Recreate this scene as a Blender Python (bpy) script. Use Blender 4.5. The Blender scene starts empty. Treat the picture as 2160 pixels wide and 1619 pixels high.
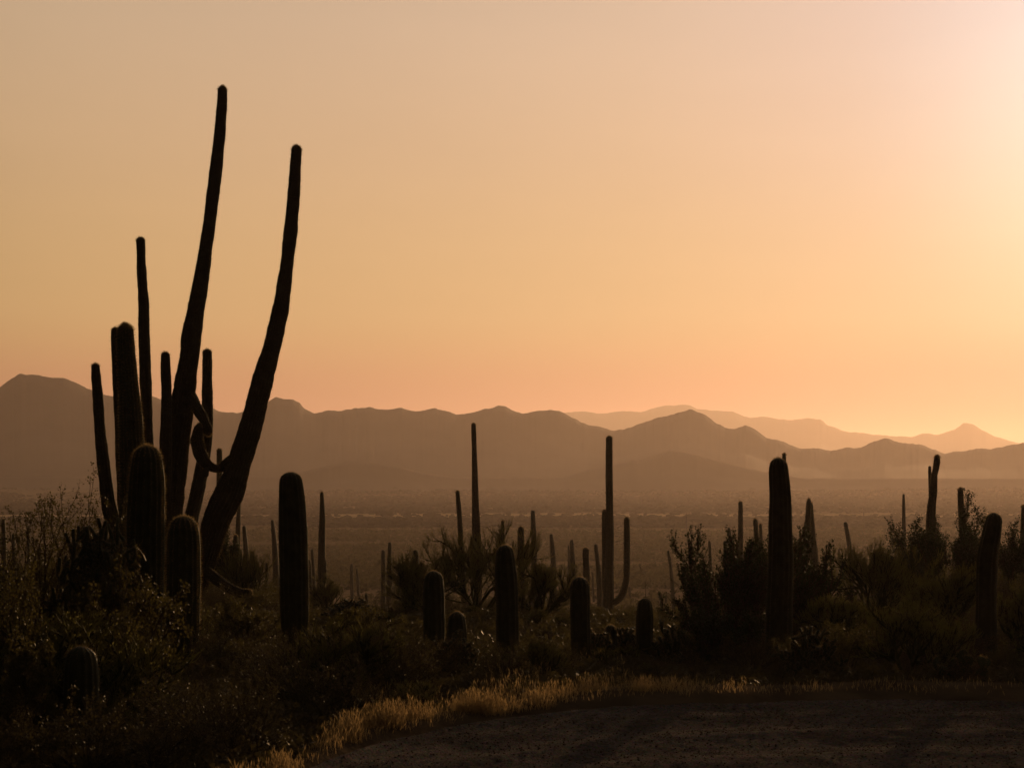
import bpy, math, random
import numpy as np
from mathutils import Vector

# ------------------------------------------------------------------ camera, sky, sun, exposure
SC = bpy.context.scene
COL = SC.collection
EYE, FPX, HZ = 2.4, 4200.0, 985.0          # eye height (m), focal length and horizon row in photo pixels

cam = bpy.data.cameras.new("camera")
cam.sensor_width = 36.0
cam.lens = FPX / 2160.0 * 36.0
cam.shift_y = (HZ - 809.5) / 2160.0
cam.clip_start, cam.clip_end = 0.2, 90000.0
cam.dof.use_dof = True
cam.dof.focus_distance = 60.0
cam.dof.aperture_fstop = 8.0
camo = bpy.data.objects.new("camera", cam)
camo.location = (0, 0, EYE)
camo.rotation_euler = (math.radians(90), 0, 0)
COL.objects.link(camo)
SC.camera = camo

SUN_DIR = Vector((0.338, 1.0, 0.175)).normalized()
SUN_EL = math.asin(SUN_DIR.z)
SUN_AZ = math.atan2(SUN_DIR.x, SUN_DIR.y)   # clockwise from +Y

world = bpy.data.worlds.new("World")
SC.world = world
world.use_nodes = True


def build_world():
    nt = world.node_tree
    N, L = nt.nodes, nt.links
    N.clear()
    out = N.new("ShaderNodeOutputWorld")
    tc = N.new("ShaderNodeTexCoord")
    nrm = N.new("ShaderNodeVectorMath"); nrm.operation = 'NORMALIZE'
    L.new(tc.outputs["Generated"], nrm.inputs[0])
    dot = N.new("ShaderNodeVectorMath"); dot.operation = 'DOT_PRODUCT'
    L.new(nrm.outputs[0], dot.inputs[0]); dot.inputs[1].default_value = SUN_DIR
    ac = N.new("ShaderNodeMath"); ac.operation = 'ARCCOSINE'
    L.new(dot.outputs["Value"], ac.inputs[0])
    th = N.new("ShaderNodeMath"); th.operation = 'DIVIDE'
    L.new(ac.outputs[0], th.inputs[0]); th.inputs[1].default_value = math.pi
    glow = N.new("ShaderNodeValToRGB")
    glow.color_ramp.interpolation = 'B_SPLINE'
    stops = SKY_GLOW
    el = glow.color_ramp.elements
    while len(el) < len(stops): el.new(0.5)
    for e, (deg, c) in zip(el, stops):
        e.position = deg / 180.0; e.color = (c[0] / 3, c[1] / 3, c[2] / 3, 1)
    L.new(th.outputs[0], glow.inputs[0])
    sep = N.new("ShaderNodeSeparateXYZ"); L.new(nrm.outputs[0], sep.inputs[0])
    tint = N.new("ShaderNodeValToRGB")
    tint.color_ramp.interpolation = 'B_SPLINE'
    el = tint.color_ramp.elements
    while len(el) < len(SKY_TINT): el.new(0.5)
    for e, (z, c) in zip(el, SKY_TINT):
        e.position = z; e.color = (c[0] / 2, c[1] / 2, c[2] / 2, 1)
    L.new(sep.outputs["Z"], tint.inputs[0])
    mul = N.new("ShaderNodeMix"); mul.data_type = 'RGBA'; mul.blend_type = 'MULTIPLY'
    mul.inputs[0].default_value = 1.0; mul.clamp_result = False
    L.new(glow.outputs[0], mul.inputs[6]); L.new(tint.outputs[0], mul.inputs[7])
    # very faint uneven dust bands, large and soft
    nz = N.new("ShaderNodeTexNoise"); nz.inputs["Scale"].default_value = 6.0; nz.inputs["Detail"].default_value = 3.0
    mp = N.new("ShaderNodeMapping"); mp.inputs["Scale"].default_value = (1, 1, 7)
    L.new(nrm.outputs[0], mp.inputs[0]); L.new(mp.outputs[0], nz.inputs["Vector"])
    mr = N.new("ShaderNodeMapRange"); mr.inputs[3].default_value = 0.97; mr.inputs[4].default_value = 1.03
    L.new(nz.outputs[0], mr.inputs[0])
    st = N.new("ShaderNodeMath"); st.operation = 'MULTIPLY'; st.inputs[1].default_value = 6.0 * SKY_GAIN
    L.new(mr.outputs[0], st.inputs[0])
    bgA = N.new("ShaderNodeBackground")
    L.new(mul.outputs[2], bgA.inputs["Color"]); L.new(st.outputs[0], bgA.inputs["Strength"])
    sky = N.new("ShaderNodeTexSky"); sky.sky_type = 'NISHITA'; sky.sun_disc = False
    sky.sun_elevation = SUN_EL; sky.sun_rotation = SUN_AZ
    sky.dust_density = 6.0; sky.air_density = 1.5; sky.ozone_density = 1.0
    wb = N.new("ShaderNodeMix"); wb.data_type = 'RGBA'; wb.blend_type = 'MULTIPLY'; wb.inputs[0].default_value = 1.0
    wb.clamp_result = False
    L.new(sky.outputs[0], wb.inputs[6]); wb.inputs[7].default_value = (0.04, 0.03, 0.018, 1)   # warm white balance
    bgB = N.new("ShaderNodeBackground"); bgB.inputs["Strength"].default_value = 0.05
    L.new(wb.outputs[2], bgB.inputs["Color"])
    add = N.new("ShaderNodeAddShader")
    L.new(bgA.outputs[0], add.inputs[0]); L.new(bgB.outputs[0], add.inputs[1])
    L.new(add.outputs[0], out.inputs["Surface"])


SKY_GAIN = 1.0
SKY_GLOW = [(0, (1.50, 1.22, .95)), (5, (1.03, .80, .62)), (9, (.92, .62, .43)), (15, (.87, .57, .335)),
            (25, (.75, .475, .26)), (34, (.76, .48, .245)), (48, (.24, .15, .07)), (75, (.05, .034, .018)),
            (115, (.016, .011, .007)), (180, (.012, .009, .006))]
SKY_TINT = [(0.0, (.82, .32, .46)), (.045, (.95, .71, .61)), (.075, (1.10, 1.09, .82)), (.15, (1.03, 1.04, 1.07)), (.24, (1.02, 1.17, 1.48)),
            (.5, (.6, .75, 1.1)), (1.0, (.4, .55, .9))]
build_world()

sun = bpy.data.lights.new("sun", 'SUN')
sun.energy = 2.6
sun.angle = math.radians(0.5)
sun.color = (1.0, 0.60, 0.28)
suno = bpy.data.objects.new("sun", sun)
suno.rotation_euler = SUN_DIR.to_track_quat('Z', 'Y').to_euler()
suno.location = (30, 60, 40)
COL.objects.link(suno)

SC.view_settings.view_transform = 'Standard'
SC.view_settings.look = 'None'
SC.view_settings.exposure = -0.4
SC.view_settings.gamma = 1.0
SC.cycles.volume_bounces = 1
SC.cycles.max_bounces = 6
SC.cycles.transparent_max_bounces = 12
SC.cycles.use_denoising = True
try:
    SC.cycles.denoising_prefilter = 'ACCURATE'
except Exception:
    pass

HAZE_DENSITY = 1.22e-4
HAZE_COLOR = (0.98, 0.81, 0.74, 1)
HAZE_G = 0.63

# ------------------------------------------------------------------ helpers
RNG = np.random.default_rng(7)


def P(px, py, D):
    """world point seen at photo pixel px,py and standing D metres away"""
    return np.array([(px - 1080.0) / FPX * D, D, EYE + (HZ - py) / FPX * D])


def vnoise(x, y, seed=0):
    x = np.asarray(x, float); y = np.asarray(y, float)
    xi, yi = np.floor(x).astype(np.int64), np.floor(y).astype(np.int64)
    fx, fy = x - xi, y - yi
    fx = fx * fx * (3 - 2 * fx); fy = fy * fy * (3 - 2 * fy)

    def h(a, b):
        n = (a * 374761393 + b * 668265263 + seed * 974634777) & 0xFFFFFFFF
        n = ((n ^ (n >> 13)) * 1274126177) & 0xFFFFFFFF
        return ((n ^ (n >> 16)) & 0xFFFF) / 65535.0
    a, b, c, d = h(xi, yi), h(xi + 1, yi), h(xi, yi + 1), h(xi + 1, yi + 1)
    return (a * (1 - fx) + b * fx) * (1 - fy) + (c * (1 - fx) + d * fx) * fy * 1.0


def fbm(x, y, seed=0, oct=4):
    s, a, t = 0, 1.0, 0
    for k in range(oct):
        s = s + a * vnoise(x * 2 ** k, y * 2 ** k, seed + k); t += a; a *= .5
    return s / t


def mesh_obj(name, verts, faces, mat, parent=None, smooth=True):
    """faces: list of int arrays (n,3) or (n,4)"""
    verts = np.asarray(verts, np.float32)
    me = bpy.data.meshes.new(name)
    me.vertices.add(len(verts))
    me.vertices.foreach_set("co", verts.ravel())
    loops, starts, off = [], [], 0
    for f in faces:
        f = np.asarray(f, np.int32)
        if f.size == 0: continue
        k = f.shape[1]
        loops.append(f.ravel()); starts.append(off + np.arange(len(f)) * k); off += f.size
    loops = np.concatenate(loops); starts = np.concatenate(starts)
    me.loops.add(len(loops)); me.loops.foreach_set("vertex_index", loops)
    me.polygons.add(len(starts)); me.polygons.foreach_set("loop_start", starts.astype(np.int32))
    me.update(calc_edges=True)
    me.validate()
    if smooth:
        me.polygons.foreach_set("use_smooth", np.ones(len(me.polygons), bool))
    me.materials.append(mat)
    o = bpy.data.objects.new(name, me)
    COL.objects.link(o)
    if parent is not None: o.parent = parent
    return o


def tag(o, label=None, cat=None, group=None, kind=None):
    if label: o["label"] = label
    if cat: o["category"] = cat
    if group: o["group"] = group
    if kind: o["kind"] = kind
    return o


def thing(name, loc, label, cat, group=None):
    o = bpy.data.objects.new(name, None)
    o.empty_display_size = 0.3
    o.location = tuple(float(v) for v in loc)
    COL.objects.link(o)
    return tag(o, label, cat, group)


def copy_tree(root, loc, rz, sc, label, group, cat=None):
    r = root.copy(); COL.objects.link(r)
    r.location = tuple(float(v) for v in loc); r.rotation_euler = (0, 0, rz)
    r.scale = (sc[0], sc[1], sc[2])
    r["label"] = label; r["group"] = group
    if cat: r["category"] = cat
    for ch in list(root.children):
        c = ch.copy(); COL.objects.link(c); c.parent = r
        for g in list(ch.children):
            d = g.copy(); COL.objects.link(d); d.parent = c
    return r


# ------------------------------------------------------------------ materials
def new_mat(name):
    m = bpy.data.materials.new(name); m.use_nodes = True
    nt = m.node_tree; nt.nodes.clear()
    return m, nt.nodes, nt.links


def solid(name, c1, c2, scale=8.0, rough=.85, spec=.2, bump=0.0, bscale=30.0, stretch=(1, 1, 1)):
    m, N, L = new_mat(name)
    out = N.new("ShaderNodeOutputMaterial"); b = N.new("ShaderNodeBsdfPrincipled")
    tc = N.new("ShaderNodeTexCoord"); mp = N.new("ShaderNodeMapping"); mp.inputs["Scale"].default_value = stretch
    L.new(tc.outputs["Object"], mp.inputs[0])
    nz = N.new("ShaderNodeTexNoise"); nz.inputs["Scale"].default_value = scale; nz.inputs["Detail"].default_value = 5
    L.new(mp.outputs[0], nz.inputs["Vector"])
    r = N.new("ShaderNodeValToRGB"); r.color_ramp.elements[0].position = .35; r.color_ramp.elements[1].position = .65
    r.color_ramp.elements[0].color = (*c1, 1); r.color_ramp.elements[1].color = (*c2, 1)
    L.new(nz.outputs[0], r.inputs[0]); L.new(r.outputs[0], b.inputs["Base Color"])
    b.inputs["Roughness"].default_value = rough; b.inputs["Specular IOR Level"].default_value = spec
    if bump:
        n2 = N.new("ShaderNodeTexNoise"); n2.inputs["Scale"].default_value = bscale; n2.inputs["Detail"].default_value = 6
        L.new(mp.outputs[0], n2.inputs["Vector"])
        bp = N.new("ShaderNodeBump"); bp.inputs["Strength"].default_value = bump; bp.inputs["Distance"].default_value = .05
        L.new(n2.outputs[0], bp.inputs["Height"]); L.new(bp.outputs[0], b.inputs["Normal"])
    L.new(b.outputs[0], out.inputs[0])
    return m


def leafy(name, c1, c2, trans, tw=.4, scale=3.0, spec=.25):
    """thin leaves and blades: part of the light comes through"""
    m, N, L = new_mat(name)
    out = N.new("ShaderNodeOutputMaterial")
    tc = N.new("ShaderNodeTexCoord"); nz = N.new("ShaderNodeTexNoise"); nz.inputs["Scale"].default_value = scale
    nz.inputs["Detail"].default_value = 4
    L.new(tc.outputs["Object"], nz.inputs["Vector"])
    r = N.new("ShaderNodeValToRGB"); r.color_ramp.elements[0].position = .35; r.color_ramp.elements[1].position = .65
    r.color_ramp.elements[0].color = (*c1, 1); r.color_ramp.elements[1].color = (*c2, 1)
    L.new(nz.outputs[0], r.inputs[0])
    d = N.new("ShaderNodeBsdfPrincipled"); d.inputs["Roughness"].default_value = .55
    d.inputs["Specular IOR Level"].default_value = spec
    L.new(r.outputs[0], d.inputs["Base Color"])
    t = N.new("ShaderNodeBsdfTranslucent"); t.inputs["Color"].default_value = (*trans, 1)
    mx = N.new("ShaderNodeMixShader"); mx.inputs[0].default_value = tw
    L.new(d.outputs[0], mx.inputs[1]); L.new(t.outputs[0], mx.inputs[2]); L.new(mx.outputs[0], out.inputs[0])
    return m


M_SKIN = solid("saguaro_skin", (.026, .034, .016), (.044, .050, .025), 9, .6, .25, .15, 40)
M_SKIN_OLD = solid("saguaro_skin_weathered", (.028, .026, .015), (.046, .040, .024), 6, .75, .15, .3, 25)
M_SPINE = leafy("spine_straw", (.055, .042, .022), (.085, .065, .035), (.52, .37, .17), .42, 20, .02)
M_BARK = solid("bark", (.050, .038, .026), (.085, .065, .045), 25, .9, .1, .3, 60)
M_GREENBARK = solid("green_bark", (.045, .050, .020), (.070, .072, .030), 15, .9, .03)
M_PALO = leafy("palo_verde_leaf", (.085, .092, .036), (.120, .118, .046), (.24, .22, .07), .5, 3.0, .08)
M_DARKLEAF = leafy("ironwood_leaf", (.030, .042, .020), (.050, .062, .030), (.030, .040, .012), .25, 3.0, .1)
M_CREO = leafy("creosote_leaf", (.048, .048, .020), (.075, .072, .030), (.12, .10, .03), .4, 3.0, .14)
M_BURS = leafy("bursage_leaf", (.085, .075, .042), (.125, .108, .062), (.11, .09, .035), .3, 3.0, .06)
M_CHOLLA = solid("cholla_skin", (.040, .052, .025), (.070, .075, .038), 14, .6, .2)
M_PEAR = solid("prickly_pear_skin", (.045, .060, .028), (.070, .080, .040), 7, .8, .03)
M_GRASS = leafy("dry_grass", (.19, .135, .065), (.34, .25, .12), (.45, .31, .14), .5, 3.0, .03)
M_DEADWOOD = solid("dead_wood", (.16, .12, .08), (.26, .20, .14), 18, .9, .1, .4, 50, (1, 1, 6))
M_POLE = solid("creosoted_pole", (.05, .04, .03), (.08, .06, .045), 3, .9, .1)
M_SCRUB = leafy("far_scrub", (.065, .060, .032), (.100, .090, .050), (.10, .085, .035), .35, .05, 0.0)
M_ROCK = solid("range_rock", (.10, .075, .055), (.17, .13, .09), .004, .95, .05)
M_PEBBLE = solid("pebble", (.085, .068, .06), (.145, .115, .10), 3, .95, 0)


def ground_mat():
    m, N, L = new_mat("desert_soil")
    out = N.new("ShaderNodeOutputMaterial"); b = N.new("ShaderNodeBsdfPrincipled")
    geo = N.new("ShaderNodeNewGeometry")
    # valley strips: pale dry grass meadows lying across the valley between darker brush flats
    def noise(sx, sy, det):
        mp = N.new("ShaderNodeMapping"); mp.inputs["Scale"].default_value = (sx, sy, 0)
        L.new(geo.outputs["Position"], mp.inputs[0])
        n = N.new("ShaderNodeTexNoise"); n.inputs["Scale"].default_value = 1.0; n.inputs["Detail"].default_value = det
        n.inputs["Roughness"].default_value = .62
        L.new(mp.outputs[0], n.inputs["Vector"]); return n

    def math_(op, a_, b_):
        m_ = N.new("ShaderNodeMath"); m_.operation = op
        for k_, v_ in ((0, a_), (1, b_)):
            if isinstance(v_, (int, float)): m_.inputs[k_].default_value = v_
            else: L.new(v_, m_.inputs[k_])
        return m_.outputs[0]
    sp = N.new("ShaderNodeSeparateXYZ"); L.new(geo.outputs["Position"], sp.inputs[0])
    wob = math_('MULTIPLY', math_('SUBTRACT', noise(.006, .012, 5).outputs[0], .5), 210.0)
    yy = math_('DIVIDE', math_('SUBTRACT', math_('ADD', sp.outputs["Y"], wob), 300.0), 1500.0)
    rs = N.new("ShaderNodeValToRGB"); e = rs.color_ramp.elements
    st = [(0, .05), (.10, .12), (.14, .05), (.30, .10), (.325, .42), (.345, .08), (.44, .10), (.47, .85), (.535, 1.0), (.56, .18), (.62, .22), (.64, .8), (.665, .2), (.75, .35), (.80, .12), (1, .1)]
    while len(e) < len(st): e.new(.5)
    for q, (p_, v_) in zip(e, st):
        q.position = p_; q.color = (v_, v_, v_, 1)
    L.new(yy, rs.inputs[0])
    brk = N.new("ShaderNodeMapRange"); brk.inputs[1].default_value = .30; brk.inputs[2].default_value = .55
    L.new(noise(.004, .010, 6).outputs[0], brk.inputs[0])
    amt = math_('MULTIPLY', rs.outputs[0], brk.outputs[0])
    r1 = N.new("ShaderNodeMix"); r1.data_type = 'RGBA'
    L.new(amt, r1.inputs[0]); r1.inputs[6].default_value = (.13, .097, .058, 1); r1.inputs[7].default_value = (.42, .32, .19, 1)
    # soil: dark litter near; slope colour paled with distance to stand in for haze
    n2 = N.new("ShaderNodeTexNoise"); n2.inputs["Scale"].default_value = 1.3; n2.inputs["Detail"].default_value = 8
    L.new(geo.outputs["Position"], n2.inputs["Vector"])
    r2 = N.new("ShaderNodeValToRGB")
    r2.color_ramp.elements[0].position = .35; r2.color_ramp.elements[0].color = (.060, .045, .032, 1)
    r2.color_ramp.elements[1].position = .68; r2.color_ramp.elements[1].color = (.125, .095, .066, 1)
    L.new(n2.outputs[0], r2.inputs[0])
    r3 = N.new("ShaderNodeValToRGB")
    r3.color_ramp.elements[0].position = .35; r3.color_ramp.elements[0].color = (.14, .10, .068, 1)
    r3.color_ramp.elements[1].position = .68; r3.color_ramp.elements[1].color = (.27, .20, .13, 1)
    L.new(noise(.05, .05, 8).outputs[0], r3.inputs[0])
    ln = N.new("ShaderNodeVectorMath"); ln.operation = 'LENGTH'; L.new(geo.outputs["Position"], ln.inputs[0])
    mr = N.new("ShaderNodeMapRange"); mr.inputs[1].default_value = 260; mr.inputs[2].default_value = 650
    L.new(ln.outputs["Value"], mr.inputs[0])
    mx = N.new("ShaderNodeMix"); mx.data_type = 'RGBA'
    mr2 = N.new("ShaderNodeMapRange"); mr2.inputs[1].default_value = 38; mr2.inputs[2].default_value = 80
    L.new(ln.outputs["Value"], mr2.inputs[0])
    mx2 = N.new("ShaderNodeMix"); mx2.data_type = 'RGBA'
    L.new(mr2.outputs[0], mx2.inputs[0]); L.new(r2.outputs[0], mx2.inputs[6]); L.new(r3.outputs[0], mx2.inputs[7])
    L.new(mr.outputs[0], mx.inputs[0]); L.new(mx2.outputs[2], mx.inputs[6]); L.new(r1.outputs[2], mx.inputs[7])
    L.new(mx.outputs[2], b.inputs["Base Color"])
    b.inputs["Roughness"].default_value = .95; b.inputs["Specular IOR Level"].default_value = 0
    n3 = N.new("ShaderNodeTexNoise"); n3.inputs["Scale"].default_value = 14; n3.inputs["Detail"].default_value = 6
    L.new(geo.outputs["Position"], n3.inputs["Vector"])
    bp = N.new("ShaderNodeBump"); bp.inputs["Strength"].default_value = .6; bp.inputs["Distance"].default_value = .04
    L.new(n3.outputs[0], bp.inputs["Height"]); L.new(bp.outputs[0], b.inputs["Normal"])
    L.new(b.outputs[0], out.inputs[0])
    return m


def road_mat():
    m, N, L = new_mat("gravel_road")
    out = N.new("ShaderNodeOutputMaterial"); b = N.new("ShaderNodeBsdfPrincipled")
    geo = N.new("ShaderNodeNewGeometry")
    v = N.new("ShaderNodeTexVoronoi"); v.inputs["Scale"].default_value = 42
    L.new(geo.outputs["Position"], v.inputs["Vector"])
    n = N.new("ShaderNodeTexNoise"); n.inputs["Scale"].default_value = 1.1; n.inputs["Detail"].default_value = 9
    n.inputs["Roughness"].default_value = .7
    L.new(geo.outputs["Position"], n.inputs["Vector"])
    r = N.new("ShaderNodeValToRGB")
    r.color_ramp.elements[0].position = .32; r.color_ramp.elements[0].color = (.062, .050, .047, 1)
    r.color_ramp.elements[1].position = .70; r.color_ramp.elements[1].color = (.160, .122, .104, 1)
    L.new(n.outputs[0], r.inputs[0])
    mx = N.new("ShaderNodeMix"); mx.data_type = 'RGBA'; mx.blend_type = 'OVERLAY'; mx.inputs[0].default_value = .5
    L.new(r.outputs[0], mx.inputs[6]); L.new(v.outputs["Color"], mx.inputs[7])
    hs = N.new("ShaderNodeHueSaturation"); hs.inputs["Saturation"].default_value = .55
    L.new(mx.outputs[2], hs.inputs["Color"]); L.new(hs.outputs[0], b.inputs["Base Color"])
    b.inputs["Roughness"].default_value = .95; b.inputs["Specular IOR Level"].default_value = 0
    bp = N.new("ShaderNodeBump"); bp.inputs["Strength"].default_value = .8; bp.inputs["Distance"].default_value = .012
    bp.invert = True
    L.new(v.outputs["Distance"], bp.inputs["Height"]); L.new(bp.outputs[0], b.inputs["Normal"])
    L.new(b.outputs[0], out.inputs[0])
    return m


M_GROUND, M_ROAD = ground_mat(), road_mat()

# ------------------------------------------------------------------ terrain
PROF_R = np.array([0, 31, 36, 45, 60, 92, 150, 250, 500, 900, 1450, 1700, 2050, 3000, 60000.])
PROF_Z = np.array([0, 0, -.25, -.95, -2.1, -5.2, -10, -15, -20, -23, -24.3, -23, -14., -12, -12.])
EDGE_X = np.array([-3.9, -3.0, -2.3, -1.63, -1.43, -1.21, -.83, -.42, .03, .50, .99, 1.49, 3.0, 4.5, 7, 12, 30.])
EDGE_Y = np.array([2.0, 8.0, 12.6, 15.9, 16.7, 17.35, 17.97, 18.77, 19.24, 19.73, 20.08, 20.32, 20.7, 20.75, 20.3, 18.5, 10.])


def edge_y(x):
    x = np.asarray(x, float)
    return np.interp(x, EDGE_X, EDGE_Y, left=-100, right=-10) + .10 * (vnoise(x * 1.7, x * 0, 5) - .5)


def terrain(x, y):
    x = np.asarray(x, float); y = np.asarray(y, float)
    r = np.hypot(x, y)
    c = y / np.maximum(r, 1e-6)
    w = np.clip((c + .2) / .7, 0, 1); w = w * w * (3 - 2 * w)
    z = np.interp(r, PROF_R, PROF_Z) * w
    near = np.clip((r - 8) / 10, 0, 1)
    fine = np.clip((48 - r) / 16, 0, 1)           # small bumps only where the sheet is fine enough to carry them
    z = z + fine * (near * .16 * (fbm(x * .33, y * .33, 11, 4) - .5) + .05 * (fbm(x * 2.1, y * 2.1, 3, 3) - .5))
    mid = np.clip((r - 45) / 60, 0, 1) * np.clip((900 - r) / 500, 0, 1)
    z = z + mid * .8 * (fbm(x / 60., y / 60., 21, 2) - .5)
    far = np.clip((r - 600) / 800, 0, 1)
    z = z + far * .5 * (fbm(x / 400., y / 400., 31, 2) - .5)
    d = edge_y(x) - y                      # >0 inside the road
    z = z - .14 * np.clip(d / .5, 0, 1) * (y > -12) + .05 * np.exp(-((d + .55) / .45) ** 2) * (r < 60)
    return z


def tz(x, y):
    return float(terrain(np.array([x]), np.array([y]))[0])


def build_ground():
    rr = [0.0]; r = 2.0
    while r < 12000:
        rr.append(r); r *= 1.019 if r < 400 else 1.035
    rr = np.array(rr[1:])
    a = np.concatenate([np.radians(np.linspace(-33, 33, 230)), np.radians(np.linspace(38, 322, 60))])
    R, A = np.meshgrid(rr, a, indexing='ij')
    X, Y = R * np.sin(A), R * np.cos(A)
    Z = terrain(X, Y)
    V = np.stack([X, Y, Z], -1).reshape(-1, 3)
    nr, na = R.shape
    i = np.arange(nr - 1)[:, None]; j = np.arange(na)[None, :]; j2 = (j + 1) % na
    F = np.stack([i * na + j, i * na + j2, (i + 1) * na + j2, (i + 1) * na + j], -1).reshape(-1, 4)
    V = np.vstack([V, [[0, 0, -.14]]])
    fan = np.stack([np.full(na, len(V) - 1), (np.arange(na) + 1) % na, np.arange(na)], -1)
    tag(mesh_obj("ground", V, [F[:, ::-1], fan[:, ::-1]][0:2], M_GROUND), kind="structure")


def road_z(x, y):
    d = edge_y(x) - y
    z = -.035 + .03 * (fbm(x * .8, y * .8, 41, 3) - .5) + .022 * (fbm(x * 4.5, y * 4.5, 44, 3) - .5) + .012 * (vnoise(x * 17, y * 17, 47) - .5)
    wob = .35 * (vnoise(x * .5, y * .2, 50) - .5)
    for c, wd, dp in ((1.15, .2, .03), (1.75, .25, -.03), (2.45, .22, .034), (3.1, .2, -.028), (3.9, .25, .036), (4.7, .25, -.028), (5.6, .3, .034)):
        z = z + dp * np.exp(-((d + wob - c) / wd) ** 2)
    z = z + .045 * np.exp(-((d - .22) / .22) ** 2)
    return z * np.clip(d / .12, 0, 1) + (-.06) * np.clip(1 - d / .12, 0, 1)


def build_road():
    xs = np.concatenate([np.linspace(-3.85, 7.0, 300), np.linspace(7.2, 29, 60)])
    v = np.concatenate([np.linspace(0, .35, 12), np.linspace(.36, .6, 30), np.linspace(.603, 1, 230)])
    ye = edge_y(xs)
    X = np.repeat(xs[:, None], len(v), 1)
    Y = -12 + (ye[:, None] + 12) * v[None, :]
    Z = road_z(X, Y)
    V = np.stack([X, Y, Z], -1).reshape(-1, 3)
    n, m = X.shape
    i = np.arange(n - 1)[:, None]; j = np.arange(m - 1)[None, :]
    F = np.stack([i * m + j, (i + 1) * m + j, (i + 1) * m + j + 1, i * m + j + 1], -1).reshape(-1, 4)
    tag(mesh_obj("gravel_road", V, [F], M_ROAD), kind="structure")


ICO_V = None


def ico():
    t = (1 + 5 ** .5) / 2
    v = np.array([(-1, t, 0), (1, t, 0), (-1, -t, 0), (1, -t, 0), (0, -1, t), (0, 1, t), (0, -1, -t), (0, 1, -t), (t, 0, -1), (t, 0, 1), (-t, 0, -1), (-t, 0, 1)], float)
    v /= np.linalg.norm(v[0])
    f = np.array([(0, 11, 5), (0, 5, 1), (0, 1, 7), (0, 7, 10), (0, 10, 11), (1, 5, 9), (5, 11, 4), (11, 10, 2), (10, 7, 6), (7, 1, 8), (3, 9, 4), (3, 4, 2), (3, 2, 6), (3, 6, 8), (3, 8, 9), (4, 9, 5), (2, 4, 11), (6, 2, 10), (8, 6, 7), (9, 8, 1)])
    return v, f


def build_pebbles():
    v, f = ico(); n = 22000
    x = RNG.uniform(-3.4, 7.5, n * 2); y = RNG.uniform(14.5, 20.9, n * 2)
    d = edge_y(x) - y
    keep = (d > .1) & (RNG.random(len(x)) < .35 + .65 * vnoise(x * 1.3, y * 1.3, 61))
    x, y = x[keep][:n], y[keep][:n]; n = len(x)
    s = .003 + .008 * RNG.random(n) ** 4
    V = v[None] * (1 + .35 * (RNG.random((n, 12, 1)) - .5)) * s[:, None, None] * np.stack([RNG.uniform(.8, 1.5, n), RNG.uniform(.8, 1.5, n), RNG.uniform(.6, .9, n)], -1)[:, None, :]
    V = V + np.stack([x, y, road_z(x, y) + s * .25], -1)[:, None, :]
    F = f[None] + (np.arange(n) * 12)[:, None, None]
    tag(mesh_obj("road_gravel", V.reshape(-1, 3), [F.reshape(-1, 3)], M_PEBBLE, smooth=False), "loose gravel stones scattered over the dirt road", "gravel", kind="stuff")


def range_mesh(name, pts, D, thick, extend, jag, seed, spur):
    pts = np.array(pts, float)
    px = np.concatenate([[extend[0]], pts[:, 0], [extend[1]]])
    py = np.concatenate([[extend[2]], pts[:, 1], [extend[3]]])
    n = 900
    u = np.concatenate([np.linspace(extend[0], -60, 60)[:-1], np.linspace(-60, 2220, n), np.linspace(2220, extend[1], 60)[1:]])
    prof = np.interp(u, px, py) + jag * (fbm(u / 14., u * 0, seed, 5) - .5)
    X0 = (u - 1080) / FPX * D
    H = EYE + (HZ - prof) / FPX * D
    base = -26.0
    s = np.linspace(-1, 1, 41)
    S, XX = np.meshgrid(s, X0, indexing='ij')
    HH = np.repeat(H[None], len(s), 0)
    k = np.clip(1 - np.abs(S), 0, 1) ** 1.25
    nz = fbm(XX / spur, S * 2.2 + 9, seed + 5, 5)
    Z = base + (HH - base) * k * (1 - .32 * nz * np.clip(np.abs(S) * 4, 0, 1) * np.clip(1.2 - np.abs(S), 0, 1))
    Y = D + S * thick + 0.12 * thick * (fbm(XX / (spur * 1.5), XX * 0, seed + 9, 3) - .5)
    Xs = XX * (Y / D)                           # ridges fan out slightly with distance
    V = np.stack([Xs, Y, Z], -1).reshape(-1, 3)
    a, b = S.shape
    i = np.arange(a - 1)[:, None]; j = np.arange(b - 1)[None, :]
    F = np.stack([i * b + j, i * b + j + 1, (i + 1) * b + j + 1, (i + 1) * b + j], -1).reshape(-1, 4)
    return tag(mesh_obj(name, V, [F], M_ROCK), kind="structure")


NEAR_RANGE = [(0, 816), (25, 798), (43, 789), (80, 791), (107, 796), (133, 798), (160, 807), (178, 815), (193, 823), (217, 830), (240, 835), (317, 834), (340, 843), (390, 852), (447, 858), (460, 865), (477, 870), (500, 871), (513, 868), (545, 856), (563, 847), (583, 835), (597, 841), (617, 843), (633, 849), (642, 860), (663, 872), (687, 865), (720, 867), (750, 860), (780, 858), (797, 862), (823, 863), (847, 861), (867, 866), (887, 866), (920, 861), (950, 868), (963, 874), (1000, 869), (1030, 861), (1053, 856), (1067, 857), (1087, 869), (1103, 872), (1127, 867), (1160, 865), (1187, 869), (1200, 875), (1220, 888), (1253, 897), (1295, 909), (1337, 898), (1373, 885), (1400, 877), (1421, 873), (1453, 864), (1467, 866), (1488, 875), (1509, 890), (1530, 902), (1551, 905), (1572, 897), (1590, 905), (1615, 921), (1646, 931), (1689, 945), (1724, 945), (1755, 949), (1787, 944), (1815, 943), (1843, 930), (1868, 925), (1893, 931), (1910, 934), (1939, 936), (1963, 946), (1991, 956), (2034, 950), (2065, 945), (2090, 948), (2125, 939), (2160, 934), (2230, 925)]
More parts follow.
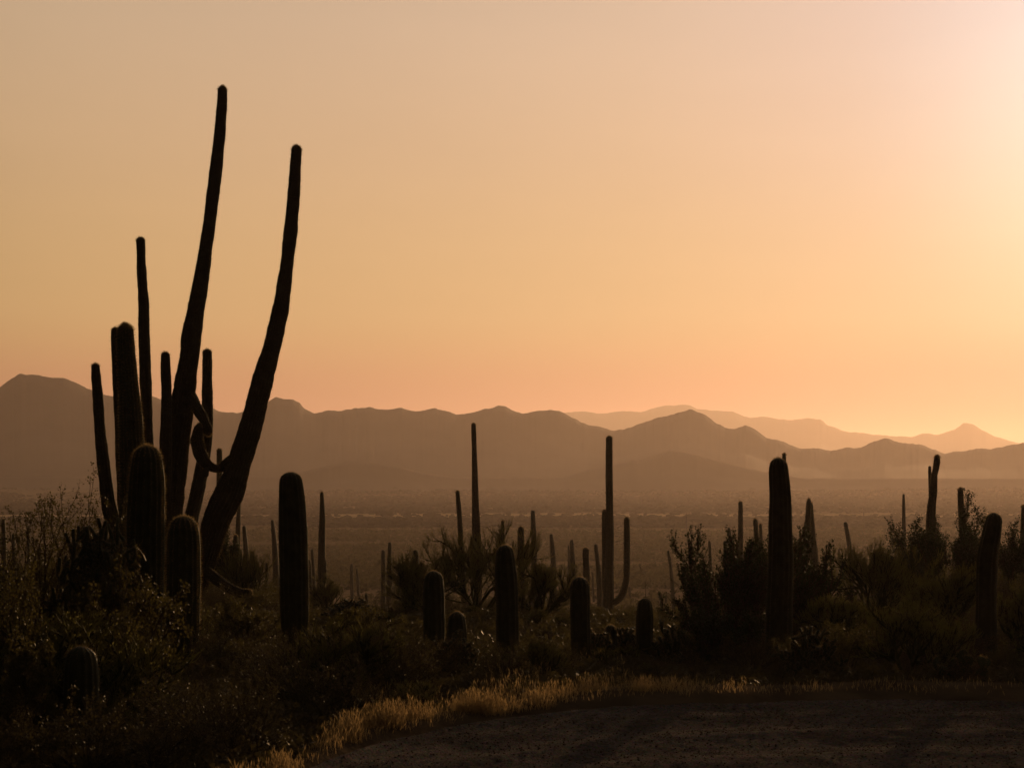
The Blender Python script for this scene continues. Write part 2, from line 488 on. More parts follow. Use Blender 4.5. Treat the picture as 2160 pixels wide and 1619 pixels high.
FAR_RANGE = [(900, 880), (1197, 870), (1237, 868), (1273, 872), (1313, 867), (1353, 869), (1400, 856), (1418, 855), (1440, 852), (1456, 855), (1470, 863), (1513, 865), (1548, 869), (1583, 882), (1611, 879), (1646, 885), (1674, 886), (1703, 882), (1731, 885), (1745, 897), (1787, 910), (1857, 918), (1921, 922), (1945, 914), (1981, 916), (2012, 907), (2033, 892), (2051, 894), (2069, 906), (2100, 921), (2146, 934), (2230, 940)]


def build_hills():
    range_mesh("mountain_range", NEAR_RANGE, 2400, 420, (-3500, 5600, 905, 900), 6.0, 71, 200.)
    range_mesh("far_mountain_range", FAR_RANGE, 6500, 1100, (-4500, 6600, 890, 880), 4.0, 81, 600.)
    lo = np.array([(-900, 1006), (600, 1004), (650, 992), (700, 980), (740, 972), (780, 974), (850, 986), (900, 998), (960, 1006), (1190, 1006), (1240, 990), (1300, 977), (1330, 969), (1345, 972), (1380, 960), (1415, 950), (1450, 955), (1500, 969), (1560, 984), (1640, 1000), (1700, 1008)])
    range_mesh("low_hills", lo, 1900, 130, (-3000, 5000, 1013, 1013), 2.0, 91, 80.)


# ------------------------------------------------------------------ saguaros
def catmull(pts, n):
    pts = np.asarray(pts, float)
    p = np.vstack([2 * pts[0] - pts[1], pts, 2 * pts[-1] - pts[-2]])
    seg = np.linalg.norm(np.diff(pts[:, :3], axis=0), axis=1)
    s = np.concatenate([[0], np.cumsum(seg)])
    t = np.linspace(0, s[-1], n)
    k = np.clip(np.searchsorted(s, t, side='right') - 1, 0, len(pts) - 2)
    u = ((t - s[k]) / np.maximum(seg[k], 1e-9))[:, None]
    a, b, c, d = p[k], p[k + 1], p[k + 2], p[k + 3]
    return .5 * (2 * b + (c - a) * u + (2 * a - 5 * b + 4 * c - d) * u ** 2 + (-a + 3 * b - 3 * c + d) * u ** 3), t


def ribbed(path4, nribs, depth, ds, seed, sub=4, lumpy=.03, tip_len=1.0, warp=0.0):
    """path4: base->tip, columns x,y,z,radius. Returns verts, quads, tris and rib-crest samples."""
    rng = np.random.default_rng(seed)
    L = np.linalg.norm(np.diff(path4[:, :3], axis=0), axis=1).sum()
    n = max(8, int(L / ds))
    q, t = catmull(path4, n)
    L = t[-1]
    rt = path4[-1, 3] * tip_len * 1.15
    # fine rings through the dome
    ang = np.linspace(0, np.pi / 2, 9)[1:-1]
    tt = np.concatenate([t[t < L - rt], L - rt + rt * np.sin(ang)])
    C = np.stack([np.interp(tt, t, q[:, k]) for k in range(4)], 1)
    rad = C[:, 3] * (1 + lumpy * 2 * (fbm(tt * 2.3, tt * 0 + seed, seed, 3) - .5))
    x = np.clip((tt - (L - rt)) / rt, 0, 1)
    rad = rad * np.sqrt(np.maximum(1 - x ** 2.3, 0.01))
    c = C[:, :3]
    T = np.gradient(c, axis=0); T /= np.linalg.norm(T, axis=1)[:, None]
    N0 = np.cross(T[0], [0.31, -1, .12]); N0 /= np.linalg.norm(N0)
    Ns = [N0]
    for k in range(1, len(T)):
        v = Ns[-1] - T[k] * np.dot(Ns[-1], T[k]); Ns.append(v / np.linalg.norm(v))
    Ns = np.array(Ns); B = np.cross(T, Ns)
    M = nribs * sub
    u = np.arange(M) / M * 2 * np.pi
    prof = 1 - depth * (.5 - .5 * np.cos(nribs * u)) ** .8
    ring = (np.cos(u)[None, :, None] * Ns[:, None, :] + np.sin(u)[None, :, None] * B[:, None, :])
    irr = 1 + .02 * (rng.random((len(c), M)) - .5)
    if warp:
        # scars, swellings and pinches running round an old stem
        sx = np.repeat(tt[:, None], M, 1); ax = np.repeat(u[None], len(tt), 0)
        irr = irr + warp * 2 * (fbm(sx * 3.2, 3 + np.cos(ax) * 1.2, seed, 3) - .5) + warp * 1.2 * (fbm(sx * 9, 3 + np.sin(ax) * 1.6, seed + 3, 2) - .5)
    V = c[:, None, :] + ring * (rad[:, None] * prof[None, :] * irr)[:, :, None]
    m = len(c)
    verts = np.vstack([V.reshape(-1, 3), q[-1:, :3]])
    i = np.arange(m - 1)[:, None]; j = np.arange(M)[None, :]; j2 = (j + 1) % M
    quads = np.stack([i * M + j, i * M + j2, (i + 1) * M + j2, (i + 1) * M + j], -1).reshape(-1, 4)
    tip = len(verts) - 1
    b = (m - 1) * M
    tris = np.stack([b + np.arange(M), b + (np.arange(M) + 1) % M, np.full(M, tip)], -1)
    cr = V[:, ::sub, :]; cn = ring[:, ::sub, :]
    # normals lean to the axis over the dome
    lean = np.clip(x, 0, 1)[:, None, None] ** 2
    cn = cn * (1 - lean) + T[:, None, :] * lean
    return verts, quads, tris, cr, cn, tt


def spine_mesh(cr, cn, gap, tt, per, length, width, seed, top_boost=1.0):
    rng = np.random.default_rng(seed)
    L = tt[-1]
    s = np.arange(gap * .5, L, gap)
    k = np.clip(np.searchsorted(tt, s), 1, len(tt) - 1)
    f = ((s - tt[k - 1]) / np.maximum(tt[k] - tt[k - 1], 1e-6))[:, None, None]
    Pp = (cr[k - 1] * (1 - f) + cr[k] * f); Nn = (cn[k - 1] * (1 - f) + cn[k] * f)
    # extra areoles crowded over the dome
    e = cr[-7:]; en = cn[-7:]
    Pp = np.concatenate([Pp.reshape(-1, 3), e.reshape(-1, 3), e.reshape(-1, 3)])
    Nn = np.concatenate([Nn.reshape(-1, 3), en.reshape(-1, 3), en.reshape(-1, 3)])
    n = len(Pp) * per
    p = np.repeat(Pp, per, 0) + rng.normal(0, gap * .18, (n, 3)); d = np.repeat(Nn, per, 0)
    d = d + rng.normal(0, .55, (n, 3)); d /= np.linalg.norm(d, axis=1)[:, None]
    w = np.cross(d, rng.normal(0, 1, (n, 3))); w /= np.linalg.norm(w, axis=1)[:, None]
    ln = length * (.45 + .75 * rng.random(n))[:, None]
    V = np.stack([p - w * width, p + w * width, p + d * ln], 1).reshape(-1, 3)
    F = np.arange(n * 3).reshape(-1, 3)
    return V, F


def px_path(rows, D, dy=None):
    """rows tip->base of (px,py,width px) at distance D, returned base->tip in metres"""
    out = []
    for k, r in enumerate(rows):
        d = D + (r[3] if len(r) > 3 else 0)
        p = P(r[0], r[1], d)
        out.append([p[0], p[1], p[2], r[2] / FPX * d / 2])
    return np.array(out[::-1])


def to_ground(path, sink=.2):
    """extend a base->tip path down to the terrain"""
    b, a = path[0], path[1]
    z = tz(b[0], b[1]) - sink
    if b[2] > z + .05:
        dirv = (b - a); h = a[2] - b[2]
        dx = np.clip(dirv[0] / max(h, .05), -.12, .12)
        drop = b[2] - z
        nb = np.array([b[0] + dx * drop, b[1], z, b[3] * 1.0])
        if drop > 1.5:
            mid = np.array([b[0] + dx * drop * .5, b[1], (b[2] + z) / 2, b[3] * 1.03])
            return np.vstack([nb[None], mid[None], path])
        return np.vstack([nb[None], path])
    return path


SEED = [100]


def stem_part(name, path, root, D, seed, mat, old=False, warp=None, short=False):
    r = path[:, 3].max()
    loc = np.array(root.location) if root is not None else path[0, :3]
    pl = path.copy(); pl[:, :3] -= loc
    if D < 50:
        nr = int(np.clip(r * 2 * math.pi / .075, 11, 22))
        v, q, t, cr, cn, tt = ribbed(pl, nr, .15, .06, seed, 4, .06 if old else .03, 1.0, (.09 if old else .03) if warp is None else warp)
    else:
        nr = 11
        v, q, t, cr, cn, tt = ribbed(pl, nr, .14, .18, seed, 2, .05)
    o = mesh_obj(name, v, [q, t], mat, root)
    length = np.linalg.norm(np.diff(path[:, :3], axis=0), axis=1).sum()
    if length < .35 or (D >= 50 and length < 3.2):
        sv = None
    elif D < 30:
        sv, sf = spine_mesh(cr, cn, .034 if short else .028, tt, 2 if short else 4, .022 if short else .038, .0012, seed + 1)
    elif D < 50:
        sv, sf = spine_mesh(cr, cn, .05, tt, 2 if old else 4, .030 if old else .042, .0022, seed + 1)
    elif D < 130:
        sv, sf = spine_mesh(cr, cn, .06, tt, 3, .045, .0035, seed + 1)
    else:
        sv = None
    if sv is not None:
        mesh_obj("spines", sv, [sf], M_SPINE, o, smooth=False)
    return o


def saguaro(rows, D, label, group=None, arms=(), old=False):
    SEED[0] += 10
    trunk = to_ground(px_path(rows, D))
    base = trunk[0, :3].copy(); base[2] = tz(base[0], base[1])
    mat = M_SKIN_OLD if old else M_SKIN
    if D >= 130 and not arms:
        o = stem_part("saguaro_cactus", trunk, None, D, SEED[0], mat, old)
        o.location = tuple(trunk[0, :3])
        tag(o, label, "cactus", group)
        return o
    root = thing("saguaro_cactus", base, label, "cactus", group)
    stem_part("trunk", trunk, root, D, SEED[0], mat, old, None, group == "young saguaros near the road" and (rows[0][0] > 500 or rows[0][0] < 200))  # shorter, sparser spines imitate the shade that dims these stems' rims
    for k, (arm, warp) in enumerate(arms):
        stem_part("arm", px_path(arm, D), root, D, SEED[0] + 3 + k, mat, old, warp or None)
    return root


def build_saguaros():
    G1 = "tall saguaro group on the left"
    # the many armed giant
    saguaro([(469.5, 181, 20), (469, 200, 21), (468, 218, 21.5), (463, 286, 24), (452, 388, 26), (439, 490, 28), (424, 592, 33), (412, 660, 37), (404, 706, 42), (400, 750, 42), (392, 800, 45), (387, 837, 48), (381, 883, 50), (373, 950, 50), (363, 1083, 48), (362, 1180, 52), (366, 1262, 56)], 39,
            "giant many armed saguaro leaning right with two very tall bare arms", None, arms=[
            ([(625.5, 306, 22), (625, 320, 23), (624, 337, 24), (619, 422, 27), (609, 524, 28.5), (601, 592, 30), (591, 655, 34.5), (573, 733, 36), (555, 800, 44), (542, 850, 45), (524, 917, 48), (513, 950, 49), (503, 985, 50), (486, 1033, 58), (468, 1072, 62), (452, 1112, 55), (438, 1160, 52), (420, 1220, 50), (405, 1262, 48)], False),
            ([(201, 766, 17), (202, 783, 18.5), (206, 833, 22), (212, 917, 24.5), (217, 967, 26.5), (223, 1017, 28), (234, 1083, 31), (258, 1150, 32), (310, 1215, 32, 0), (360, 1250, 30, 0)], False),
            ([(243, 690, 17, 1), (243.5, 720, 18, 1), (246, 790, 18, 1), (251, 883, 20, 1), (256, 1000, 21, 1), (264, 1100, 22, 1), (300, 1190, 22, .6), (355, 1240, 22, 0)], False),
            ([(296, 500, 18, .6), (297, 520, 19, .6), (298, 560, 20, .6), (303, 650, 23, .6), (305, 750, 25, .6), (309, 850, 25, .6), (312, 937, 25, .6), (320, 1050, 26, .5), (336, 1150, 26, .3), (362, 1225, 26, 0)], False),
            ([(349, 742, 19, -.5), (349, 760, 20.5, -.5), (351, 830, 22, -.5), (350, 900, 24, -.5), (349, 970, 26, -.4), (352, 1060, 28, -.2), (362, 1150, 28, 0)], False),
            ([(437, 736, 18.5, 1.2), (437, 755, 20, 1.2), (437, 817, 22, 1.2), (437, 880, 25, 1.2), (430, 960, 29, 1.2), (418, 1030, 30, 1.1), (406, 1085, 31, .9), (396, 1150, 31, .5), (380, 1225, 30, 0)], False),
            ([(441, 919, 12, -.3), (439, 908, 20, -.3), (434, 893, 16, -.3), (424, 873, 24, -.3), (415, 857, 24, -.2), (403, 842, 31, 0), (386, 826, 34, 0)], .28),
            ([(427, 893, 14, -.3), (418, 905, 20, -.3), (415, 926, 27, -.3), (421, 952, 28, -.3), (433, 973, 23, -.2), (448, 985, 18, -.1), (463, 988, 18, 0), (481, 979, 27, 0), (503, 966, 42, 0)], .24),
            ([(435, 1006, 10, -.3), (435, 998, 11, -.3), (437, 985, 9, -.2)], False),
            ([(531, 1246, 13, -.6), (518, 1252, 18, -.6), (497, 1246, 19, -.5), (470, 1232, 22, -.4), (445, 1213, 24, -.2), (420, 1195, 24, 0)], .18),
            ], old=True)
    saguaro([(264, 683, 26), (264.5, 695, 34), (265, 717, 37), (269, 783, 41), (274, 850, 46), (277, 917, 51), (280, 983, 55), (281, 1100, 58), (281, 1200, 56)], 33,
            "armless gold rimmed saguaro column just left of the giant saguaro's trunk", G1)
    saguaro([(309, 939, 50), (310, 960, 60), (310, 1000, 72), (309, 1050, 79), (307, 1117, 81), (308, 1200, 76), (309, 1300, 69), (309, 1400, 66)], 22,
            "stout ribbed saguaro with bright golden rim in front of the giant saguaro", G1)
    saguaro([(387, 1088, 50), (387, 1108, 60), (388, 1150, 70), (387, 1230, 71), (386, 1320, 70)], 24,
            "squat dark saguaro dome below the giant saguaro's leaning arms", G1)
    saguaro([(171, 1362, 50), (171, 1383, 64), (171, 1430, 74), (171, 1510, 76)], 17.6,
            "short dark saguaro hidden in the brush at the bottom left", "young saguaros near the road")
    saguaro([(612, 995, 40), (613, 1010, 49), (616, 1050, 55), (618, 1110, 60), (620, 1180, 62), (621, 1270, 61), (622, 1350, 56)], 25,
            "thick black armless saguaro standing alone right of the giant saguaro", "young saguaros near the road")
    Y = "young saguaros near the road"
    saguaro([(915, 1203, 32), (915, 1220, 40), (915, 1250, 46), (916, 1310, 47), (916, 1360, 46)], 25.6, "black rounded young saguaro at the left edge of the spreading palo verde", Y)
    saguaro([(964, 1289, 28), (964, 1305, 36), (964, 1330, 42), (965, 1370, 42)], 24.4, "small dim dome saguaro low beside the palo verde's base", Y)
    saguaro([(1063, 1149, 30), (1065, 1165, 38), (1067, 1200, 45), (1070, 1260, 48), (1071, 1340, 49), (1072, 1400, 48)], 24, "tall black young saguaro right in front of the spreading palo verde", Y)
    saguaro([(1223, 1216, 32), (1223, 1235, 40), (1223, 1260, 43), (1224, 1320, 42), (1226, 1390, 38)], 24.5, "black bottle shaped young saguaro left of the saguaro with the hook arm", Y)
    saguaro([(1288, 1317, 20), (1288, 1330, 27), (1288, 1355, 30), (1289, 1380, 29)], 25.4, "smallest black saguaro stub below the saguaro with the hook arm", Y)
    saguaro([(1360, 1261, 24), (1360, 1277, 32), (1360, 1305, 37), (1360, 1345, 36), (1361, 1375, 38)], 25.2, "short black domed saguaro with a twig on top beside the leafy ironwood shrub", Y)
    saguaro([(1643, 965, 28), (1642, 983, 39), (1644, 1011, 43), (1646, 1046, 45), (1646, 1099, 50), (1647, 1152, 53), (1646, 1222, 55), (1644, 1275, 57), (1643, 1350, 58)], 25, "tallest thick black saguaro column rising out of the dark ironwood shrub", Y)
    saguaro([(2099, 1081, 28), (2096, 1099, 35), (2090, 1134, 40), (2083, 1170, 43), (2081, 1212, 44), (2080, 1260, 44), (2080, 1340, 46)], 24, "bent young saguaro with copper rim near the right edge", Y)
    # middle distance
    S = "slender saguaros down the slope"
    saguaro([(463, 946, 11), (463, 953, 12), (463, 1040, 13), (463, 1090, 14)], 78, "thin saguaro tip showing under the giant saguaro's looping arm", S)
    saguaro([(999, 892, 9), (999, 900, 10), (1001, 967, 11.5), (1003, 1067, 15.5), (1005, 1133, 19), (1006, 1200, 20)], 98, "very tall tapering saguaro behind the spreading palo verde with a stub arm", S,
            arms=[([(995, 1130, 8), (996, 1140, 9), (996, 1165, 10), (999, 1185, 10), (1005, 1196, 9)], False)], old=True)
    saguaro([(965, 1034, 8), (965.5, 1042, 9), (970, 1100, 11), (973, 1160, 12), (976, 1210, 13)], 100, "slim left leaning saguaro just left of the very tall tapering one", S)
    saguaro([(1285, 919, 12), (1285, 928, 14), (1285, 1000, 15), (1286, 1074, 16), (1286, 1130, 18), (1284, 1200, 21), (1283, 1270, 24)], 93, "tall saguaro with one arm hooked up to the right like a J", S,
            arms=[([(1322, 1090, 12), (1322, 1098, 13), (1322, 1200, 14), (1320, 1228, 14), (1313, 1252, 15), (1302, 1266, 15), (1286, 1272, 14)], False),
                  ([(1275, 1074, 9), (1275, 1082, 11), (1275, 1180, 11), (1276, 1240, 12), (1282, 1265, 11)], False),
                  ([(1304, 1284, 8, -.8), (1301, 1287, 9, -.8), (1294, 1293, 9, -.4), (1284, 1300, 9)], False)])
    saguaro([(1060, 1097, 5), (1060, 1104, 7), (1060, 1140, 10), (1061, 1200, 13)], 110, "pointed saguaro tip above the front black saguaro in the palo verde", S)
    saguaro([(1099, 1110, 11), (1099, 1120, 13.5), (1099, 1150, 15), (1100, 1220, 16)], 88, "round topped saguaro with pale rim right of the pointed tip", S)
    saguaro([(1124, 1076, 6), (1124, 1084, 9), (1126, 1150, 12), (1127, 1250, 14)], 150, "hazy straight saguaro just right of the round topped pale rimmed one", S)
    saguaro([(1162, 1126, 6), (1163, 1133, 8), (1167, 1180, 11), (1168, 1250, 13)], 165, "hazy saguaro right of the palo verde's outer twigs", S)
    saguaro([(1199, 1150, 3), (1199.5, 1160, 4.5), (1200, 1240, 6)], 230, "hair thin hazy saguaro touching the left side of a wider one", S)
    saguaro([(1205, 1138, 6), (1206, 1146, 8), (1208, 1190, 11), (1209, 1240, 13)], 170, "hazy saguaro above and left of the bottle shaped black saguaro", S)
    saguaro([(1235, 1154, 11), (1235.5, 1163, 13.5), (1237, 1220, 15), (1238, 1260, 15.5)], 96, "dark round topped saguaro directly behind the bottle shaped black one", S)
    saguaro([(1249.5, 1207, 3), (1250, 1215, 4), (1252, 1260, 5)], 260, "tiny thin saguaro between two larger ones near the hook armed saguaro", S)
    saguaro([(1256, 1147, 5), (1257, 1155, 8), (1262, 1200, 10), (1265, 1270, 12)], 140, "left bending hazy saguaro against the hook armed saguaro's trunk", S)
    saguaro([(1328, 1236, 3), (1328, 1245, 5), (1328, 1285, 6)], 260, "faint saguaro half hidden behind the J shaped hook arm", S)
    saguaro([(1299, 1237, 2.5), (1299, 1244, 3.5), (1300, 1275, 4)], 300, "faintest tiny saguaro inside the crook of the hook arm", S)
    # left middle
    saguaro([(7, 1094, 6), (7, 1103, 9), (8, 1150, 11), (8, 1200, 12)], 120, "blurred dark saguaro at the left edge behind the creosote", S)
    saguaro([(28, 1126, 6), (28, 1133, 7.5), (29, 1170, 8)], 150, "short hazy saguaro second from the left edge", S)
    saguaro([(59, 1108, 5), (59, 1115, 6), (60, 1160, 7)], 170, "thin hazy saguaro third from the left edge among creosote twigs", S)
    saguaro([(504, 1052, 5), (504, 1060, 7.5), (502, 1120, 11), (499, 1190, 13)], 120, "slanting saguaro close to the giant saguaro's right arm", S)
    saguaro([(497, 1127, 9), (497, 1134, 11), (497.5, 1170, 12), (498, 1200, 12)], 75, "short saguaro with glowing outline right of the giant saguaro's foot", S)
    saguaro([(515, 1108, 6), (515, 1114, 8), (518, 1150, 10), (521, 1200, 11)], 150, "hazy saguaro standing right of the short glowing outlined one", S)
    saguaro([(507.5, 1158, 4), (508, 1164, 6), (508, 1200, 7)], 160, "tiny saguaro squeezed between the glowing outlined one and its hazy neighbour", S)
    saguaro([(532, 1185, 11), (532, 1192, 14.5), (533, 1220, 16)], 62, "stubby dark saguaro in the green bush right of the giant", S)
    saguaro([(562, 1186, 4), (562, 1191, 5.5), (562, 1215, 6)], 140, "tiny saguaro nub between the stubby one and the leaning grey one", S)
    saguaro([(574, 1096, 5), (575, 1104, 7), (580, 1160, 12), (582, 1210, 14)], 160, "grey tapering saguaro left of the thick lone black saguaro", S)
    saguaro([(652, 1180, 5), (653, 1190, 6), (655, 1230, 7)], 130, "little saguaro peeking out behind the thick lone black saguaro", S)
    saguaro([(658, 1157, 4), (658.5, 1163, 5.5), (661, 1200, 7), (662, 1240, 8)], 160, "thin hazy saguaro between the lone black one and a tall tapering one", S)
    saguaro([(679, 1037, 6), (679, 1044, 8), (680, 1090, 13), (679, 1130, 14.5), (678, 1220, 17)], 112, "tall tapering saguaro right of the thick lone black saguaro", S,
            arms=[([(686, 1180, 4), (686, 1187, 5), (686, 1215, 6), (683, 1230, 6), (679, 1238, 6)], False)])
    saguaro([(741, 1188, 4.5), (741.5, 1193, 6), (742, 1230, 7), (743, 1265, 7.5)], 240, "taller of the faint thin saguaros in the open slope gap", S)
    saguaro([(753, 1198, 3), (753, 1205, 4.5), (755, 1235, 6.5), (757, 1270, 7)], 260, "pointed faint saguaro right of the taller one in the open slope gap", S)
    saguaro([(760.5, 1231, 2.5), (761, 1237, 4), (762, 1275, 5)], 300, "shortest sliver saguaro beside the pointed faint one on the open slope", S)
    saguaro([(772, 1251, 5), (772.5, 1257, 6.5), (773, 1280, 7)], 120, "lone stub saguaro above the fuzzy cholla on the slope", S)
    saguaro([(808, 1159, 6), (808, 1166, 8), (808.5, 1200, 9.5), (808, 1250, 10)], 170, "left one of a pair of straight saguaros above the palo verde's left edge", S)
    saguaro([(822, 1143, 6), (822, 1150, 7.5), (821, 1190, 9.5), (820, 1245, 11)], 150, "right and taller of a pair of straight saguaros with a low arm", S,
            arms=[([(826, 1202, 4), (826, 1208, 5), (826, 1225, 6), (821, 1240, 6)], False)])
    saguaro([(876, 1159, 10), (876.5, 1168, 13), (877, 1200, 16), (878, 1240, 18)], 72, "wide dim saguaro half sunk in the palo verde's left crown", S)
    # right middle
    saguaro([(1409, 1160, 4), (1410, 1166, 5), (1414, 1192, 6.5), (1418, 1235, 8), (1421, 1280, 9)], 170, "left leaning hazy saguaro at the ironwood shrub's left edge", S)
    saguaro([(1391, 1249, 4), (1392, 1255, 5), (1397, 1285, 8)], 200, "faint leaning stub saguaro in the gap left of the ironwood", S)
    saguaro([(1404, 1254, 4), (1404.5, 1260, 5.5), (1406, 1285, 6)], 210, "faint upright stub saguaro next to the leaning stub", S)
    saguaro([(1496, 1140, 4), (1496.5, 1146, 5.5), (1498, 1180, 7), (1499, 1220, 8)], 150, "small saguaro between bare twigs of the ironwood shrub", S)
    saguaro([(1530, 1140, 7), (1530, 1147, 9), (1531, 1180, 10.5), (1532, 1230, 11)], 130, "straight hazy saguaro left of a leaning one behind the ironwood", S)
    saguaro([(1537, 1112, 5), (1538, 1119, 7.5), (1543, 1155, 10), (1548, 1200, 12), (1551, 1240, 13)], 140, "left leaning hazy saguaro behind the ironwood shrub", S)
    saguaro([(1561.5, 1057, 7), (1562, 1065, 9.5), (1562, 1120, 11), (1561, 1170, 13), (1560, 1230, 14)], 125, "tallest hazy saguaro behind the ironwood left of the thick black column", S)
    saguaro([(1582, 1136, 6), (1582, 1143, 8.5), (1581, 1200, 10)], 100, "short dark saguaro among ironwood leaves left of the thick column", S)
    saguaro([(1593, 1093, 7), (1593.5, 1101, 9.5), (1596, 1140, 11), (1600, 1200, 12.5)], 100, "dark saguaro second left of the thick black column", S)
    saguaro([(1604, 1104, 5), (1604, 1110, 6.5), (1606, 1150, 7.5), (1610, 1200, 9)], 120, "thin saguaro between the dark one and the thick black column", S)
    saguaro([(1654, 956, 7), (1654, 964, 8.5), (1654, 1000, 9), (1655, 1100, 11), (1655, 1200, 13)], 75, "saguaro tip poking out right behind the thick black column's top", S)
    saguaro([(1706, 1051, 7), (1706, 1059, 10), (1704, 1090, 11.5), (1701, 1130, 15), (1698, 1180, 17), (1696, 1230, 18)], 80, "dark left leg of a crossing pair of saguaros right of the thick column", S)
    saguaro([(1710, 1058, 5), (1711, 1068, 8), (1713, 1117, 12.5), (1717, 1170, 17), (1720, 1230, 19)], 110, "hazier right leg of a crossing pair of saguaros", S)
    saguaro([(1770, 1156, 2.8), (1770, 1162, 3.8), (1771, 1200, 5)], 260, "tiny thin saguaro left of the bowed one in the right gap", S)
    saguaro([(1783, 1100, 6), (1784, 1107, 8.5), (1789, 1134, 9.5), (1794, 1170, 10.5), (1796, 1230, 12)], 150, "bowed saguaro bending left in the gap right of the ironwood", S)
    saguaro([(1906, 1041, 4), (1906, 1050, 5.8), (1906.5, 1100, 8), (1907, 1160, 10), (1908, 1200, 11)], 160, "pencil thin tall hazy saguaro in the right gap", S)
    saguaro([(1977, 960, 11), (1976.5, 972, 14), (1974, 988, 14), (1971, 1000, 13), (1970, 1020, 15), (1968, 1046, 16), (1964.5, 1071, 19), (1963, 1117, 21.5), (1962, 1200, 22)], 58, "dark crooked saguaro with a kinked club top above the leafy bush", S, old=True,
            arms=[([(1961, 982, 6, .5), (1961, 990, 7, .5), (1962, 1015, 7.5, .5), (1963, 1045, 8, .4), (1966, 1066, 8, .1)], False)])
    saguaro([(2026, 1029, 10), (2026, 1038, 13), (2027, 1064, 14), (2030, 1099, 16), (2034, 1150, 19), (2037, 1200, 20)], 56, "dark saguaro post rising from the middle of the leafy bush", S)
    saguaro([(1946, 1118, 6), (1946, 1125, 8), (1946, 1160, 9)], 90, "small saguaro knob just left of the crooked club topped one", S)
    saguaro([(2159, 1066, 8), (2159, 1076, 10), (2158, 1130, 13), (2157, 1200, 14)], 60, "dark saguaro cut off by the right edge", S)


# ------------------------------------------------------------------ shrubs
def grow(rng, spec, base_dirs, start):
    """spec per level: len, nseg, kids, ang(deg), up, wig, r0. Returns segments and anchors"""
    segs, anchors = [], []

    def branch(p, d, lv, scale):
        s = spec[lv]
        L = s['len'] * scale * rng.uniform(.65, 1.2)
        n = s['nseg']; st = L / n
        r0 = s['r']; r1 = spec[lv + 1]['r'] if lv + 1 < len(spec) else s['r'] * .5
        nodes = []
        for k in range(n):
            d = d + rng.normal(0, s['wig'], 3) + np.array([0, 0, s['up']])
            d = d / np.linalg.norm(d)
            q = p + d * st
            a, b = r0 + (r1 - r0) * k / n, r0 + (r1 - r0) * (k + 1) / n
            segs.append((p, q, a, b, lv)); nodes.append((q, d, (k + 1) / n)); 
            if s.get('leaf'): anchors.append((p + (q - p) * rng.random(), d, lv))
            p = q
        if lv + 1 < len(spec):
            for c in range(s['kids']):
                lo = s.get('from', .3)
                t = lo + (1 - lo) * (c + rng.random()) / s['kids']
                k = min(n - 1, int(t * n)); q, dd, _ = nodes[k]
                side = rng.normal(0, 1, 3); side -= dd * np.dot(side, dd); side /= np.linalg.norm(side)
                a = math.radians(s['ang'] * rng.uniform(.6, 1.3))
                branch(q, dd * math.cos(a) + side * math.sin(a), lv + 1, scale * (1 - .35 * t))
    for d, p in zip(base_dirs, start):
        branch(p, d / np.linalg.norm(d), 0, 1.0)
    return segs, anchors


def prisms(p0, p1, r0, r1, sides=4):
    d = p1 - p0; ln = np.linalg.norm(d, axis=1)[:, None]; d = d / np.maximum(ln, 1e-9)
    ref = np.where(np.abs(d[:, 2:3]) > .9, np.array([[1., 0, 0]]), np.array([[0, 0, 1.]]))
    a = np.cross(d, ref); a /= np.linalg.norm(a, axis=1)[:, None]; b = np.cross(d, a)
    u = np.arange(sides) / sides * 2 * np.pi
    ring = np.cos(u)[None, :, None] * a[:, None, :] + np.sin(u)[None, :, None] * b[:, None, :]
    V = np.concatenate([p0[:, None, :] + ring * r0[:, None, None], p1[:, None, :] + ring * r1[:, None, None]], 1)
    j = np.arange(sides); j2 = (j + 1) % sides
    f = np.stack([j, j2, sides + j2, sides + j], -1)
    F = f[None] + (np.arange(len(p0)) * 2 * sides)[:, None, None]
    return V.reshape(-1, 3), F.reshape(-1, 4)


def leaves(rng, pos, dirs, size, per, spread, lw=.45, along=.5):
    n = len(pos) * per
    p = np.repeat(pos, per, 0) + rng.normal(0, spread, (n, 3)); d = np.repeat(dirs, per, 0) * along + rng.normal(0, .6, (n, 3))
    d /= np.linalg.norm(d, axis=1)[:, None]
    w = np.cross(d, rng.normal(0, 1, (n, 3))); w /= np.linalg.norm(w, axis=1)[:, None]
    s = (size * rng.uniform(.6, 1.3, n))[:, None]
    V = np.stack([p, p + d * s * .5 + w * s * lw, p + d * s, p + d * s * .5 - w * s * lw], 1)
    return V.reshape(-1, 3), np.arange(n * 4).reshape(-1, 4)


